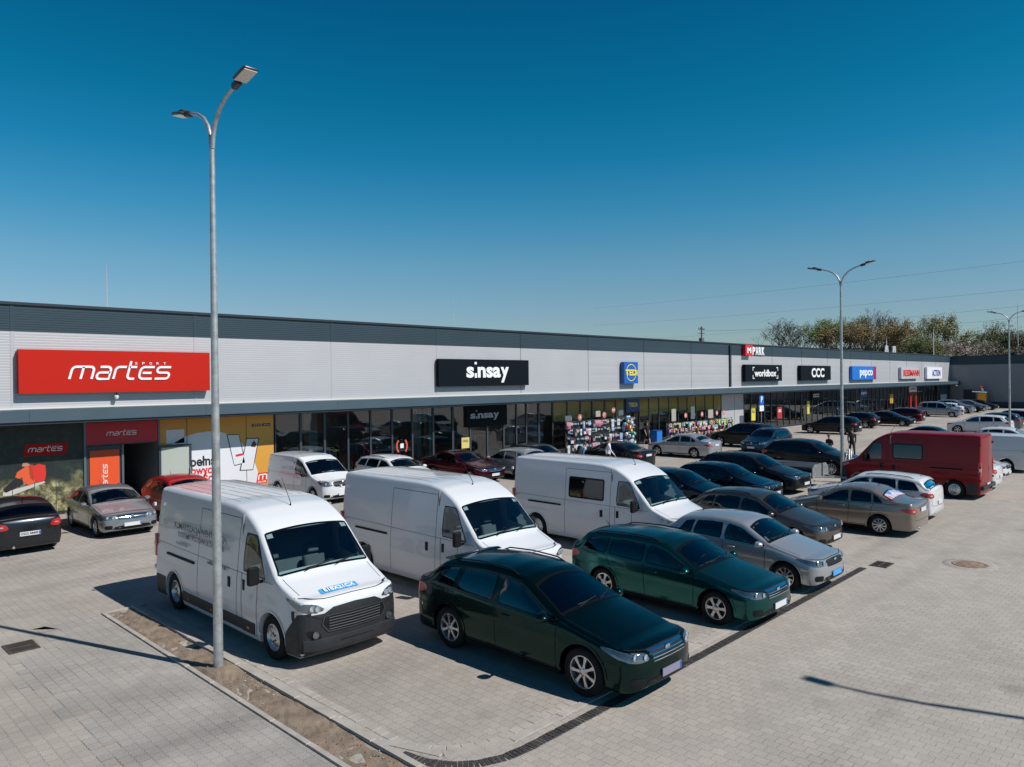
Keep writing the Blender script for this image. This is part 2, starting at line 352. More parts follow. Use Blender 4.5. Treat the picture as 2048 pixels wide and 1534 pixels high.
class Car:
    """lofted body shell with pieces laid on its surface. local +x is forward, origin on the ground at the middle"""
    def __init__(s, root, kind, sL=1., sW=1., sH=1., res=1., wheel_r=None, lift=0.):
        s.root = root; P = PROF[kind]; s.P = P; s.sL, s.sW, s.sH = sL, sW, sH
        s.L, s.W, s.H = P['L'] * sL, P['W'] * sW, P['H'] * sH
        s.r = (wheel_r or P['r']) * (sL + sH) / 2; s.ax = [a * sL for a in P['wb']]
        s.D, s.Dr = P['D'] * sL, P['Dr'] * sL
        s.zb0 = (.20 + lift) * sH; s.res = res; s.van = kind in ('cargovan', 'panelvan'); s.kind = kind
        s.big = kind == 'cargovan'
        s.make()
    def zt(s, q): return poly_at(s.P['zt'], q / s.sL) * s.sH
    def zs(s, q): return min(poly_at(s.P['zs'], q / s.sL, .12) * s.sH, s.zt(q) - .045)
    def hw(s, q): return poly_at(s.P['w'], q / s.sL, .15) * s.W / 2
    def rail(s, q):
        """height and half width of the roof rail at station q"""
        zt, zs, w = s.zt(q), s.zs(q), s.hw(q) * .965; h = zt - zs
        rr = min(.13 if not s.van else .105, h * .42); cr = min(.05 if not s.van else .035, h * .3)
        tl = max(0, h - rr) * (.40 if not s.van else (.11 if s.big else .17))
        return zt - cr - rr, w - tl, rr, cr
    def arch(s, q):
        z = s.zb0
        for a in s.ax:
            R_ = s.r + .055; d = abs(q - a)
            if d < R_: z = max(z, s.r + math.sqrt(R_ * R_ - d * d) * 1.0)
        return z
    def section(s, q):
        zb, zs, w = s.arch(q), s.zs(q), s.hw(q); zt = s.zt(q)
        pts = [(0, zb), (w * .5, zb), (w * .86, zb)]
        lo = [(0, .935), (.07, .968), (.14, .972), (.20, .990), (.45, .994), (.64, .992), (.72, 1.004), (.80, .992), (.90, .982), (1, .965)]
        if s.van: lo = [(0, .955), (.06, .985), (.30, .990), (.36, 1.0), (.62, 1.), (.68, .988), (.85, .986), (1, .965)]
        n = 15
        for k in range(n):
            z = min(zb, zs - .02) + (zs - min(zb, zs - .02)) * k / (n - 1); t = (z - s.zb0) / (zs - s.zb0)
            pts.append((w * float(np.interp(t, [a for a, _ in lo], [b for _, b in lo])), z))
        zr, yr, rr, cr = s.rail(q); ws = w * .965
        for k in range(1, 7): t = k / 6; pts.append((ws + (yr - ws) * t + .012 * math.sin(math.pi * t) * min(1, (zr - zs) * 3), zs + (zr - zs) * t))
        for k in range(1, 6): a = math.pi / 2 * k / 5; pts.append((yr - rr + rr * math.cos(a), zr + rr * math.sin(a)))
        yc = yr - rr
        for k in range(1, 8): y = yc * (1 - k / 7); pts.append((y, zr + rr + cr * (1 - (y / yc) ** 2)))
        return pts
    def make(s):
        st = set(np.linspace(s.D, s.L - s.Dr, int(74 * s.res)).tolist())
        for a in s.ax:
            R_ = s.r + .055
            for k in range(13): st.add(a - R_ * math.cos(math.pi * k / 12))
            st.add(a - R_ - .003); st.add(a + R_ + .003)
        for q in (s.P['cowl'], s.P['roof0'], s.P['roof1'], s.P['tail']): st.add(q * s.sL)
        st = sorted(q for q in st if s.D <= q <= s.L - s.Dr)
        st = [q for i, q in enumerate(st) if i == 0 or q - st[i - 1] > .0015]
        secs = [s.section(q) for q in st]; m = len(secs[0])
        def bow(q, y):
            k = max(0, 1 - abs(q - s.P['cowl'] * s.sL) / 1.2) * .10
            k2 = max(0, 1 - abs(q - s.P['tail'] * s.sL) / .7) * .05
            e = 1 - min(1, abs(y) / (s.W * .46)) ** 2
            return -k * e + k2 * e
        def ring(q, sec):
            out = []
            full = [(-y, z) for y, z in sec[::-1]][:-1] + sec      # top centre, left side ... bottom ... right side, top
            full = full[:-1]
            return [Vector((s.L / 2 - (q + bow(q, y)), y, z)) for y, z in full]
        V = []; F = []
        rings = [ring(q, sc) for q, sc in zip(st, secs)]
        # front / rear caps
        def cap(r0, depth, sign, zc, rs, p, zk):
            c = Vector((r0[0].x, 0, zc)); out = []
            for r_ in rs:
                d = depth * (1 - r_ ** p) ** (1 / p)
                out.append([Vector((c.x + (v.x - c.x) * r_ + sign * d * (1 - zk * max(0, (v.z - zc) * r_)), v.y * r_, zc + (v.z - zc) * r_)) for v in r0])
            return out
        rs = [.99, .965, .93, .88, .82, .74, .64, .52, .38, .22, .1]
        f = cap(rings[0], s.D, 1, s.H * (.33 if not s.big else .30), rs, 3.1, .22 if not s.big else .05)
        b = cap(rings[-1], s.Dr, -1, s.H * (.40 if not s.van else .5), rs, 3.6, .15 if not s.van else 0)
        allr = f[::-1] + rings + b
        n = len(rings[0])
        for g in allr: V += g
        for i in range(len(allr) - 1):
            for k in range(n): F.append((i * n + k, i * n + (k + 1) % n, (i + 1) * n + (k + 1) % n, (i + 1) * n + k))
        F.append(tuple(range(n))[::-1]); k0 = (len(allr) - 1) * n; F.append(tuple(range(k0, k0 + n)))
        bm = bmesh.new(); vs = [bm.verts.new(v) for v in V]
        for fc in F:
            try: bm.faces.new([vs[i] for i in fc])
            except ValueError: pass
        bmesh.ops.remove_doubles(bm, verts=bm.verts, dist=1e-5); bmesh.ops.recalc_face_normals(bm, faces=bm.faces)
        s.bm = bm; s.bvh = BVHTree.FromBMesh(bm); s.cuts = []
    # ---- projection on the shell
    def hit(s, mode, a, b):
        if mode == 'L': o, d = Vector((s.L / 2 - a, 5, b)), Vector((0, -1, 0))
        elif mode == 'R': o, d = Vector((s.L / 2 - a, -5, b)), Vector((0, 1, 0))
        elif mode == 'F': o, d = Vector((9, a, b)), Vector((-1, 0, 0))
        elif mode == 'B': o, d = Vector((-9, a, b)), Vector((1, 0, 0))
        else: o, d = Vector((s.L / 2 - a, b, 9)), Vector((0, 0, -1))
        p, n, i, dist = s.bvh.ray_cast(o, d)
        if p is None: return None
        if n.dot(d) > 0: n = -n
        return p, n
    def decal(s, mode, outline, name, m, off=.004, step=.06, rings=(1, .8, .55, .28, 0), thick=0, mb=None, mi=0, parent=None, build=True, label=None):
        ol = resample(outline, step); n = len(ol)
        cx = sum(p[0] for p in ol) / n; cy = sum(p[1] for p in ol) / n
        pts = []
        for r_ in rings[:-1]:
            pts.append([s.hit(mode, cx + (a - cx) * r_, cy + (b - cy) * r_) for a, b in ol])
        c = s.hit(mode, cx, cy)
        mb = mb or MB(); vs = []; ok = []
        for rg in pts:
            for h in rg: vs.append(h[0] + h[1] * off if h else Vector((0, 0, 0))); ok.append(h is not None)
        vs.append(c[0] + c[1] * off if c else Vector((0, 0, 0))); ok.append(c is not None)
        fs = []
        k = len(rings) - 1
        for i in range(k - 1):
            for j in range(n): fs.append((i * n + j, i * n + (j + 1) % n, (i + 1) * n + (j + 1) % n, (i + 1) * n + j))
        for j in range(n): fs.append(((k - 1) * n + j, (k - 1) * n + (j + 1) % n, k * n))
        fs = [f for f in fs if all(ok[i] for i in f) and max((vs[i] - vs[f[0]]).length for i in f) < (.7 if not name or mode in 'LRT' or name in ('windscreen', 'rear_window', 'side_window') else .22)]
        if thick:   # rim going down to the shell
            base = len(vs)
            for h in pts[0]: vs.append(h[0] - h[1] * .01 if h else Vector((0, 0, 0))); ok.append(h is not None)
            fs += [(j, (j + 1) % n, base + (j + 1) % n, base + j) for j in range(n) if ok[j] and ok[(j + 1) % n]]
        mb.add(vs, fs, mi, True)
        return mb.build(name, m, parent or s.root, label=label, sharp=50) if build else mb
    def strip(s, mode, line, wd, mb, off=.0025, mi=0, step=.05, closed=False):
        """ribbon of width wd along a polyline laid on the shell"""
        ln = []
        rng = range(len(line)) if closed else range(len(line) - 1)
        for i in rng:
            a, b = line[i], line[(i + 1) % len(line)]; n = max(1, int(math.hypot(b[0] - a[0], b[1] - a[1]) / step))
            ln += [(a[0] + (b[0] - a[0]) * k / n, a[1] + (b[1] - a[1]) * k / n) for k in range(n)]
        if not closed: ln.append(line[-1])
        vs = []; ok = []; m = len(ln)
        for i, p in enumerate(ln):
            a, b = (ln[i - 1], ln[(i + 1) % m]) if closed else (ln[max(0, i - 1)], ln[min(m - 1, i + 1)])
            tx, ty = b[0] - a[0], b[1] - a[1]; l = math.hypot(tx, ty) or 1
            for sg in (-.5, .5):
                h = s.hit(mode, p[0] - ty / l * wd * sg, p[1] + tx / l * wd * sg)
                vs.append(h[0] + h[1] * off if h else Vector()); ok.append(h is not None)
        fs = []
        for i in range(m if closed else m - 1):
            j = (i + 1) % m; f = (2 * i, 2 * i + 1, 2 * j + 1, 2 * j)
            if all(ok[q] for q in f) and max((vs[q] - vs[f[0]]).length for q in f) < .25: fs.append(f)
        mb.add(vs, fs, mi, True)
    def window(s, mode, outline, name, g, frame=.035, cut=True, fm=None):
        o = s.decal(mode, outline, name, g, off=.003, step=.05)
        fr = MB(); s.strip(mode, inset(resample(outline, .05), frame / 2), frame, fr, off=.006, closed=True)
        fr.build('window_frame', fm or mat('window_seal', (.005, .006, .007), .12, spec=.25), o)
        if cut: s.cuts.append((mode, inset(resample(outline, .05), frame * .45)))
        return o
    def cutout(s):
        kill = []
        for f in s.bm.faces:
            n = f.normal
            for mode, pl in s.cuts:
                if mode in 'LR':
                    if (n.y if mode == 'L' else -n.y) < .2: continue
                    pr = [(s.L / 2 - v.co.x, v.co.z) for v in f.verts]
                elif mode == 'F':
                    if n.x < .12 or f.calc_center_median().z < .6: continue
                    pr = [(v.co.y, v.co.z) for v in f.verts]
                else:
                    if n.x > -.12: continue
                    pr = [(v.co.y, v.co.z) for v in f.verts]
                if all(inside(p, pl) for p in pr): kill.append(f); break
        bmesh.ops.delete(s.bm, geom=kill, context='FACES')
    def finish(s, m, seams, name='body', extra=None):
        """body mesh; seams are thin dark ribbons kept in the same mesh"""
        me = bpy.data.meshes.new(name)
        for f in s.bm.faces: f.smooth = True
        for e in s.bm.edges:
            if len(e.link_faces) == 2 and e.calc_face_angle(0) > R(38): e.smooth = False
        k = len(s.bm.faces)
        vs = [s.bm.verts.new(v) for v in seams.v]
        for f, mi in zip(seams.f, seams.m):
            try: nf = s.bm.faces.new([vs[i] for i in f]); nf.material_index = mi + 1; nf.smooth = True
            except ValueError: pass
        s.bm.to_mesh(me); s.bm.free(); s.bm = None
        me.materials.append(m); me.materials.append(black_pl); me.materials.append(m)
        o = bpy.data.objects.new(name, me); COL.objects.link(o); o.parent = s.root
        return o
    def side_poly(s, w):
        sa, sb, tb, ta = [q * s.sL for q in w]
        bot = [(q, s.zs(q) + .035) for q in np.linspace(sa, sb, 7)]
        lim = 2.02 * s.sH if s.big else 9
        top = [(q, min(lim, max(s.rail(q)[0] + .02, s.zs(q) + .05))) for q in np.linspace(tb, ta, 7)]
        return chaikin(bot + top, 1)
    def screen_poly(s, q0, q1, marg0=.03, marg1=.05):
        """outline (y, z) of windscreen or rear window between stations"""
        pts = []
        for q in np.linspace(q0, q1, 7):
            zr, yr, rr, cr = s.rail(q); pts.append((yr - rr * .62 - .012, q))
        z0, z1 = s.zt(q0), s.zt(q1); zz = [s.zt(q) for q in np.linspace(q0, q1, 7)]
        right = []
        for (y, q), z in zip(pts, zz):
            zr, yr, rr, cr = s.rail(q); right.append((y, z - cr * (y / max(.1, yr - rr)) ** 2 - rr * .25))
        right[0] = (right[0][0], right[0][1] + marg0); right[-1] = (right[-1][0], right[-1][1] - marg1)
        top = [(y, right[-1][1] + (z1 - marg1 - right[-1][1]) * (1 - (y / right[-1][0]) ** 2)) for y in np.linspace(right[-1][0], -right[-1][0], 9)][1:-1]
        left = [(-y, z) for y, z in right[::-1]]
        bot = [(y, right[0][1] + (z0 + marg0 - right[0][1]) * (1 - (y / right[0][0]) ** 2)) for y in np.linspace(-right[0][0], right[0][0], 9)][1:-1]
        return chaikin(right + top + left + bot, 1)

def rounded(x0, x1, z0, z1, r=.03):
    r = min(r, (x1 - x0) / 2 - .001, (z1 - z0) / 2 - .001); p = []
    for cx, cz, a in ((x1 - r, z1 - r, 0), (x0 + r, z1 - r, 90), (x0 + r, z0 + r, 180), (x1 - r, z0 + r, 270)):
        for k in range(4): p.append((cx + r * math.cos(R(a + 30 * k)), cz + r * math.sin(R(a + 30 * k))))
    return p

def sticker_mat():
    if 'rear_print' in MATS: return MATS['rear_print']
    m = mat('rear_print', (.6, .6, .6), .4); n = m.node_tree; b = n.nodes['Principled BSDF']
    t = n.nodes.new('ShaderNodeTexNoise'); t.inputs['Scale'].default_value = 2.2; tc = n.nodes.new('ShaderNodeTexCoord'); n.links.new(tc.outputs['Object'], t.inputs['Vector'])
    c = n.nodes.new('ShaderNodeValToRGB'); e = c.color_ramp.elements; e[0].position = .38; e[0].color = (.10, .22, .48, 1); e[1].position = .62; e[1].color = (.50, .18, .24, 1); q = e.new(.5); q.color = (.62, .60, .64, 1)
    n.links.new(t.outputs[0], c.inputs[0]); n.links.new(c.outputs[0], b.inputs['Base Color']); return m
def vehicle(label, cat, kind, x0, y0, face, color, sL=1., sW=1., sH=1., name='parked_car', wheels='five', glass_m=None, detail=2, rails=False,
            clad=False, bumper=None, group='cars parked in the car park', light='clear', plate='white', roofm=None, lift=0., spoiler=False, mirror_m=None,
            rear_win=True, side_wins=True, grille='chrome', rz=0., yaw=None, wheel_col=None, front_style=None, tail='wide', sticker=False, plate_text=None):
    P = PROF[kind]; L = P['L'] * sL; W = P['W'] * sW
    yw = {'F': -90, 'R': 90}[face] if yaw is None else yaw
    root = empty(name, (x0 + W / 2, y0 + L / 2, 0), R(yw + rz), label, cat, group)
    c = Car(root, kind, sL, sW, sH, .55 if detail < 2 else 1., lift=lift)
    H = c.H; g = glass_m or car_glass; gd = dark_glass
    cut = detail >= 2
    # ---- glazing
    ws = c.screen_poly((P['cowl'] + .03) * sL, (P['roof0'] + .03) * sL)
    wsc = c.window('F', ws, 'windscreen', g, .028 if detail > 1 else .025, cut)
    if rear_win:
        if c.big: pass
        elif kind == 'panelvan':
            for sg in (-1, 1): c.window('B', [(sg * a, z) for a, z in rounded(.07, .64, 1.13 * sH, 1.58 * sH, .06)], 'rear_window', gd, .03, False)
        else:
            rw = c.screen_poly((P['tail'] - .04) * sL, (P['roof1'] + .05) * sL)
            rwo = c.window('B', rw, 'rear_window', gd if kind != 'sedan' else g, .03, cut)
            if sticker:
                cy = sum(z for _, z in rw) / len(rw)
                c.decal('B', [(y * .90, cy + (z - cy) * .84) for y, z in rw], 'printed_sticker', sticker_mat(), .009, .05, parent=rwo)
    for md in 'LR':
        for i, wv in enumerate(P['win']):
            if not side_wins and i > 0: continue
            c.window(md, c.side_poly(wv), 'side_window', g if i == 0 or glass_m else gd, .022, cut and i < 2)
    # ---- lights
    hz = {'hatch': (.60, .74), 'wagon': (.60, .74), 'sedan': (.58, .71), 'suv': (.74, .90), 'mpv': (.66, .84), 'panelvan': (.72, .92), 'cargovan': (.88, 1.12)}[kind]
    hz = (hz[0] * sH, hz[1] * sH); hw = W / 2
    for sg in (-1, 1):
        if c.big: ol = [(.54, .955), (.80, .93), (.92, .96), (.95, 1.02), (.93, 1.085), (.72, 1.075)]; ol = [(sg * a * sW, z * sH) for a, z in ol]
        else:
            ol = [(.53, hz[0] + .035), (.74, hz[0] + .01), (.90, hz[0] + .03), (.905, hz[1] - .005), (.78, hz[1]), (.55, hz[1] - .03)]; ol = [(sg * a * hw, z) for a, z in ol]
        hb_ = c.decal('F', chaikin(ol, 1), 'headlight', None, .008, .04, thick=1, build=False)
        if c.big:
            md_ = 'L' if sg > 0 else 'R'
            c.decal(md_, [(q * sL, z * sH) for q, z in chaikin([(.03, .98), (.16, .955), (.36, 1.03), (.56, 1.135), (.40, 1.125), (.10, 1.06)], 1)], 'headlight', None, .009, .04, thick=1, mb=hb_, build=False)
        else:
            ds = c.D
            c.decal('L' if sg > 0 else 'R', chaikin([(ds * .30, hz[0] + .03), (ds * .8, hz[0] + .06), (ds * 1.45, hz[1] + .012), (ds * 1.1, hz[1] + .018), (ds * .32, hz[1] - .008)], 1), 'headlight', None, .008, .04, thick=1, mb=hb_, build=False)
        hl = hb_.build('headlight', lens_h, root, sharp=50)
        if detail > 1:
            for t in (.16, .60):
                yy = sg * hw * (.55 + .38 * t); zz = (hz[0] + hz[1]) / 2 + (.03 * t if not c.big else .02)
                if c.big: yy = sg * (.66 + .2 * t) * sW; zz = (.985 + .03 * t) * sH
                h = c.hit('F', yy, zz)
                if h:
                    M = Matrix.Translation(h[0] + Vector((.012, 0, 0))) @ Matrix.Rotation(math.pi / 2, 4, 'Y')
                    b = MB(); rl = .046 if not c.big else .05
                    b.lathe([(rl, 0), (rl, .01), (rl * .8, .014), (rl * .7, .004), (0, .012)], 'z', 16, 0, M); b.build('headlight_lamp', lens, hl)
        if c.van:
            tz = (.92, 1.42) if c.big else (.80, 1.15); ol = rounded(hw * .84, hw * .965, tz[0] * sH, tz[1] * sH, .03)
        else:
            a = {'hatch': (.74, .94), 'wagon': (.76, .94), 'sedan': (.70, .86), 'suv': (.88, 1.10), 'mpv': (.84, 1.12)}[kind]
            wd = .56
            ol = chaikin([(hw * wd, a[0] * sH + .03), (hw * .875, a[0] * sH), (hw * .88, a[1] * sH), (hw * .84, a[1] * sH + .01), (hw * (wd + .06), a[1] * sH - .03)], 1)
        tlb = c.decal('B', [(sg * y, z) for y, z in ol], 'tail_light', None, .008, .04, thick=1, build=False)
        if not c.van: c.decal('L' if sg > 0 else 'R', chaikin([(L - c.Dr - .16, (a[0] + .10) * sH), (L - .09, a[0] * sH + .01), (L - .10, a[1] * sH), (L - c.Dr - .10, a[1] * sH - .005)], 1), 'tail_light', None, .008, .04, thick=1, mb=tlb, build=False)
        tl = tlb.build('tail_light', red_l, root, sharp=50)
        if detail > 1 or face == 'R':
            zm = sum(z for _, z in ol) / len(ol); ym = sum(y for y, _ in ol) / len(ol)
            c.decal('B', [(sg * y, z) for y, z in rounded(ym - .05, ym + .05, zm - .035, zm + .0, .015)], 'reversing_lens', lens, .012, .03, parent=tl)
    # ---- front face
    if not c.big:
        gz = (hz[0] - .03, hz[1] - .02)
        gr = c.decal('F', chaikin([(-hw * .48, gz[0] + .02), (hw * .48, gz[0] + .02), (hw * .50, gz[1]), (0, gz[1] + .015), (-hw * .50, gz[1])], 1), 'grille', black_pl, .005, .05)
        b = MB()
        if detail > 1:
            for k in range(4):
                z = gz[0] + .03 + (gz[1] - gz[0] - .03) * k / 3.3
                c.strip('F', [(-hw * .45, z), (hw * .45, z)], .010, b, .012)
        if grille == 'chrome': c.strip('F', [(-hw * .5, gz[1]), (0, gz[1] + .012), (hw * .5, gz[1])], .022, b, .014)
        if b.v: b.build('grille_bar', chrome if grille == 'chrome' else dark_pl, gr)
        if detail > 1:
            h = c.hit('F', 0, gz[1] - .02)
            if h: bb = MB(); bb.lathe([(.055, 0), (.055, .012), (.045, .018), (0, .014)], 'z', 18, 0, Matrix.Translation(h[0] + Vector((.014, 0, 0))) @ Matrix.Rotation(math.pi / 2, 4, 'Y') @ Matrix.Diagonal((.75, 1.2, 1, 1))); bb.build('badge', chrome, gr)
        lz = (.27 * sH + lift, .40 * sH + lift)
        c.decal('F', chaikin([(-hw * .66, lz[0]), (hw * .66, lz[0]), (hw * .55, lz[1]), (-hw * .55, lz[1])], 1), 'air_intake', black_pl, .005, .06)
        if detail > 1:
            for sg in (-1, 1):
                c.decal('F', [(sg * y, z) for y, z in rounded(hw * .64, hw * .86, lz[0] + .03, lz[1] + .02, .04)], 'fog_light', black_pl, .006, .04)
    if plate:
        pz = .42 * sH if not c.big else .50 * sH
        h = c.hit('F', 0, pz + lift) if not c.big else None
        if h: _plate(c, h[0].x + .012, pz + lift, 1, plate)
        pz = (.80 if kind in ('sedan',) else (.62 if not c.van else .55)) * sH + lift
        h = c.hit('B', 0, pz)
        if h: _plate(c, h[0].x - .012, pz, -1, text=plate_text)
    # ---- seams, lips, handles
    seams = MB()
    cs, r0 = P['cowl'] * sL, P['roof0'] * sL
    dr = [w_[0] * sL for w_ in P['win']][:2]
    if detail >= 1:
        bl = c.zb0 + .09
        for md in 'LR':
            fd = (P['win'][0][0] - .02) * sL; bd = (P['win'][0][1] + P['win'][0][2]) / 2 * sL + .04 * sL
            if c.ax[0] + c.r + .12 > fd: fd = c.ax[0] + c.r + .13
            c.strip(md, [(fd, c.zs(fd) + .02), (fd + .02, bl), (bd - .03, bl), (bd + .01, c.zs(bd))], .014, seams)
            if len(P['win']) > 1:
                rd = (P['win'][1][1] + .05) * sL; zz = c.zs(rd)
                xx = min(rd, c.ax[1] - c.r * .95)
                c.strip(md, [(bd, bl), (xx - .14, bl), (xx + .0, c.r + .25), (rd, zz - .02)], .014, seams)
            if not c.van: c.strip(md, [(c.ax[0] + c.r + .1, c.zb0 + .03), (c.ax[1] - c.r - .1, c.zb0 + .03)], .06, seams, .004)
            c.strip(md, [(cs + .1, c.zs(cs) + .025), (c.L - c.Dr * 1.6, c.zs(c.L - c.Dr * 1.6) + .01)], .008, seams, .003)
        c.strip('F', [(-hw * .90, hz[1] + .03), (-hw * .5, hz[1] + .0), (0, hz[1] + .012), (hw * .5, hz[1] + .0), (hw * .90, hz[1] + .03)], .009, seams)
        # bonnet and boot lines
        for sg in (-1, 1): c.strip('T', [(c.D + .1, sg * hw * .80), (cs - .02, sg * hw * .84)], .009, seams)
        if not c.van:
            for sg in (-1, 1): c.strip('B', [(sg * hw * .72, .55 * sH), (sg * hw * .74, c.zs(c.L - c.Dr) - .03)], .009, seams)
            c.strip('B', [(-hw * .72, .52 * sH), (hw * .72, .52 * sH)], .010, seams)
        else:
            c.strip('B', [(0, .45 * sH), (0, H * .94)], .012, seams)
        # wheel arch lips (body colour or cladding)
        for md in 'LR':
            for a in c.ax:
                ln = [(a + (c.r + .075) * math.cos(t), c.r + (c.r + .075) * math.sin(t)) for t in np.linspace(-.35, math.pi + .35, 22)]
                c.strip(md, ln, .035 if not clad else .085, seams, .012 if not clad else .014, 1 if not clad else 0)
    if clad:
        for md in 'LR':
            a, b = c.ax[0] + c.r + .06, c.ax[1] - c.r - .06
            z1 = c.zb0 + (.13 if not c.big else .22)
            c.decal(md, rounded(a, b, c.zb0 + (.01 if not c.big else .05), z1, .03), 'side_trim', dark_pl, .014, .08, thick=1)
    if detail >= 1:
        for md, sg in (('L', 1), ('R', -1)):
            hs = [(P['win'][0][1] - .22) * sL] + ([(P['win'][1][1] - .20) * sL] if len(P['win']) > 1 else [])
            if c.big: hs = [(P['win'][0][1] - .06) * sL]
            for q in hs:
                z = c.zs(q) - .10; h = c.hit(md, q, z)
                if not h: continue
                b = MB()
                if c.big:
                    b.rbox(-.05, .05, -.015, .02, -.10, .10, .012, M=Matrix.Translation(h[0] + Vector((0, 0, -.12))))
                    b.build('door_handle', black_pl, root)
                else:
                    b.tube([h[0] + Vector((x, sg * y, 0)) for x, y in ((-.09, -.005), (-.075, .022), (0, .030), (.075, .022), (.09, -.005))], .013, 6)
                    b.build('door_handle', roofm or color if not clad else black_pl, root)
            # mirror
            q = (P['win'][0][0] + .16) * sL; z = c.zs(q) + .09; h = c.hit(md, q, c.zs(q) + .02)
            if h:
                b = MB(); k = 1.0 if not c.van else 1.15
                M = Matrix.Translation(Vector((h[0].x + .02, h[0].y + sg * .13, z))) @ Matrix.Diagonal((1, 1 * sg, 1, 1))
                if c.big:
                    M = Matrix.Translation(Vector((h[0].x + .04, h[0].y + sg * .17, z + .02))) @ Matrix.Diagonal((1, sg, 1, 1))
                    b.rbox(-.06, .05, -.10, .12, -.16, .17, .05, M=M)
                    b.box(-.02, .02, -.2, -.08, -.14, -.09, M=M)
                else:
                    rg = []
                    for t, hy, hz_ in ((-.055, .095, .062), (-.05, .105, .072), (0, .105, .072), (.05, .085, .058), (.075, .05, .03)):
                        rg.append([M @ Vector((t, hy * math.cos(a), hz_ * math.sin(a))) for a in [2 * math.pi * i / 12 for i in range(12)]])
                    vs = [v for r_ in rg for v in r_]; fs = [(i * 12 + j, i * 12 + (j + 1) % 12, (i + 1) * 12 + (j + 1) % 12, (i + 1) * 12 + j) for i in range(4) for j in range(12)] + [tuple(range(12)), tuple(range(48, 60))]
                    b.add(vs, fs, 0, True); b.box(-.02, .025, -.16, -.06, -.06, -.03, M=M)
                b.build('side_mirror', mirror_m or (black_pl if c.van else color), root)
    # ---- interior
    if detail >= 2:
        flo = c.zb0 + .06
        zsC = c.zs(cs); b = MB()
        dx = L / 2 - cs
        b.box(dx - .62, dx - .02, -hw * .80, hw * .80, zsC - .35, zsC - .06); b.box(dx - .5, dx - .38, hw * .2, hw * .6, zsC - .06, zsC + .02)
        rq = random.Random(int(x0 * 7))
        for k in range(rq.choice((1, 2, 3))):
            yy = rq.uniform(-.6, .5); xx = rq.uniform(.12, .3); b.box(dx - xx - .1, dx - xx + .08, yy, yy + rq.uniform(.12, .3), zsC - .058, zsC - .045, 1)
        b.build('dashboard', [dash_m, mat('paper_pale', (.6, .62, .6), .6)], root)
        sx = dx - (1.05 if not c.van else .85) * (sL if not c.big else .95)
        for sg in (-1, 1):
            b = MB(); sy = sg * hw * .42
            zt_ = zsC - .32 if not c.van else zsC - .35
            b.rbox(sx - .22, sx + .28, sy - .25, sy + .25, zt_ - .12, zt_ + .02, .06)
            M = Matrix.Translation((sx - .26, sy, zt_)) @ Matrix.Rotation(R(-14), 4, 'Y')
            b.rbox(-.08, .06, -.24, .24, -.05, .52, .06, M=M); b.rbox(-.05, .05, -.13, .13, .56, .74, .04, M=M)
            b.build('seat', seat_m, root)
        if not c.van:
            b = MB(); rx = sx - .85 * sL; M = Matrix.Translation((rx - .25, 0, zsC - .32)) @ Matrix.Rotation(R(-18), 4, 'Y')
            b.rbox(rx - .22, rx + .25, -hw * .72, hw * .72, zsC - .44, zsC - .30, .06); b.rbox(-.08, .06, -hw * .70, hw * .70, -.05, .48, .06, M=M); b.build('rear_bench', seat_m, root)
        else:
            b = MB(); b.box(sx - .55, sx - .52, -hw * .9, hw * .9, flo, H * .93); b.build('bulkhead', mat('bulkhead_grey', (.22, .23, .24), .7), root)
        b = MB(); M = Matrix.Translation((dx - .68, hw * .42, zsC - .02)) @ Matrix.Rotation(R(-65), 4, 'Y')
        b.tube([M @ Vector((.18 * math.cos(t), .18 * math.sin(t), 0)) for t in np.linspace(0, 2 * math.pi, 20)[:-1]], .015, 6, closed=True)
        b.box(-.16, .16, -.02, .02, -.01, .01, M=M); b.build('steering_wheel', black_pl, root)
        # wipers
        for y_ in (-.10, .42):
            lo = []
            for t in np.linspace(0, 1, 7):
                yy = (y_ + (.50 * t - .25)) * hw / .9; zz = c.zt(cs + .03) + .045 + .05 * t * (1 if c.van else .6)
                h = c.hit('F', yy, zz)
                if h: lo.append(h[0] + h[1] * .022)
            if len(lo) > 3: b = MB(); b.tube(lo, .010, 5); b.tube([lo[0] + Vector((.03, -.06 * 1, -.05)), lo[len(lo) // 2]], .008, 5); b.build('wiper', black_pl, wsc)
    if rails:
        for sg in (-1, 1):
            ln = []
            for q in np.linspace(P['roof0'] * sL + .15, P['roof1'] * sL - .1, 9):
                zr, yr, rr, cr = c.rail(q); ln.append(Vector((L / 2 - q, sg * (yr - rr * .75), zr + rr * .95 + .035)))
            ln[0].z -= .05; ln[-1].z -= .05
            b = MB(); b.tube(ln, .014, 6); b.build('roof_rail', chrome if rails == 'chrome' else black_pl, root)
    if spoiler:
        q = P['roof1'] * sL; zr, yr, rr, cr = c.rail(q); z = c.zt(q)
        b = MB(); b.prism([(L / 2 - q + .12, z - .005), (L / 2 - q + .02, z + .018), (L / 2 - q - .22, z - .03), (L / 2 - q - .20, z - .055), (L / 2 - q - .05, z - .06)], -yr * .80, yr * .80, 'xz'); b.build('spoiler', color, root)
    if detail >= 1 and not c.big and kind != 'mpv':
        q = P['roof1'] * sL - .12; b = MB()
        b.tube([(L / 2 - q, 0, c.zt(q) - .01), (L / 2 - q - .03, 0, c.zt(q) + .04), (L / 2 - q - .12, 0, c.zt(q) + .13)], [.016, .008, .003], 6); b.build('aerial', black_pl, root)
    # ---- wheels
    td, rd = wheel_meshes(wheels, round(c.r, 3), .21 if not c.big else .22)
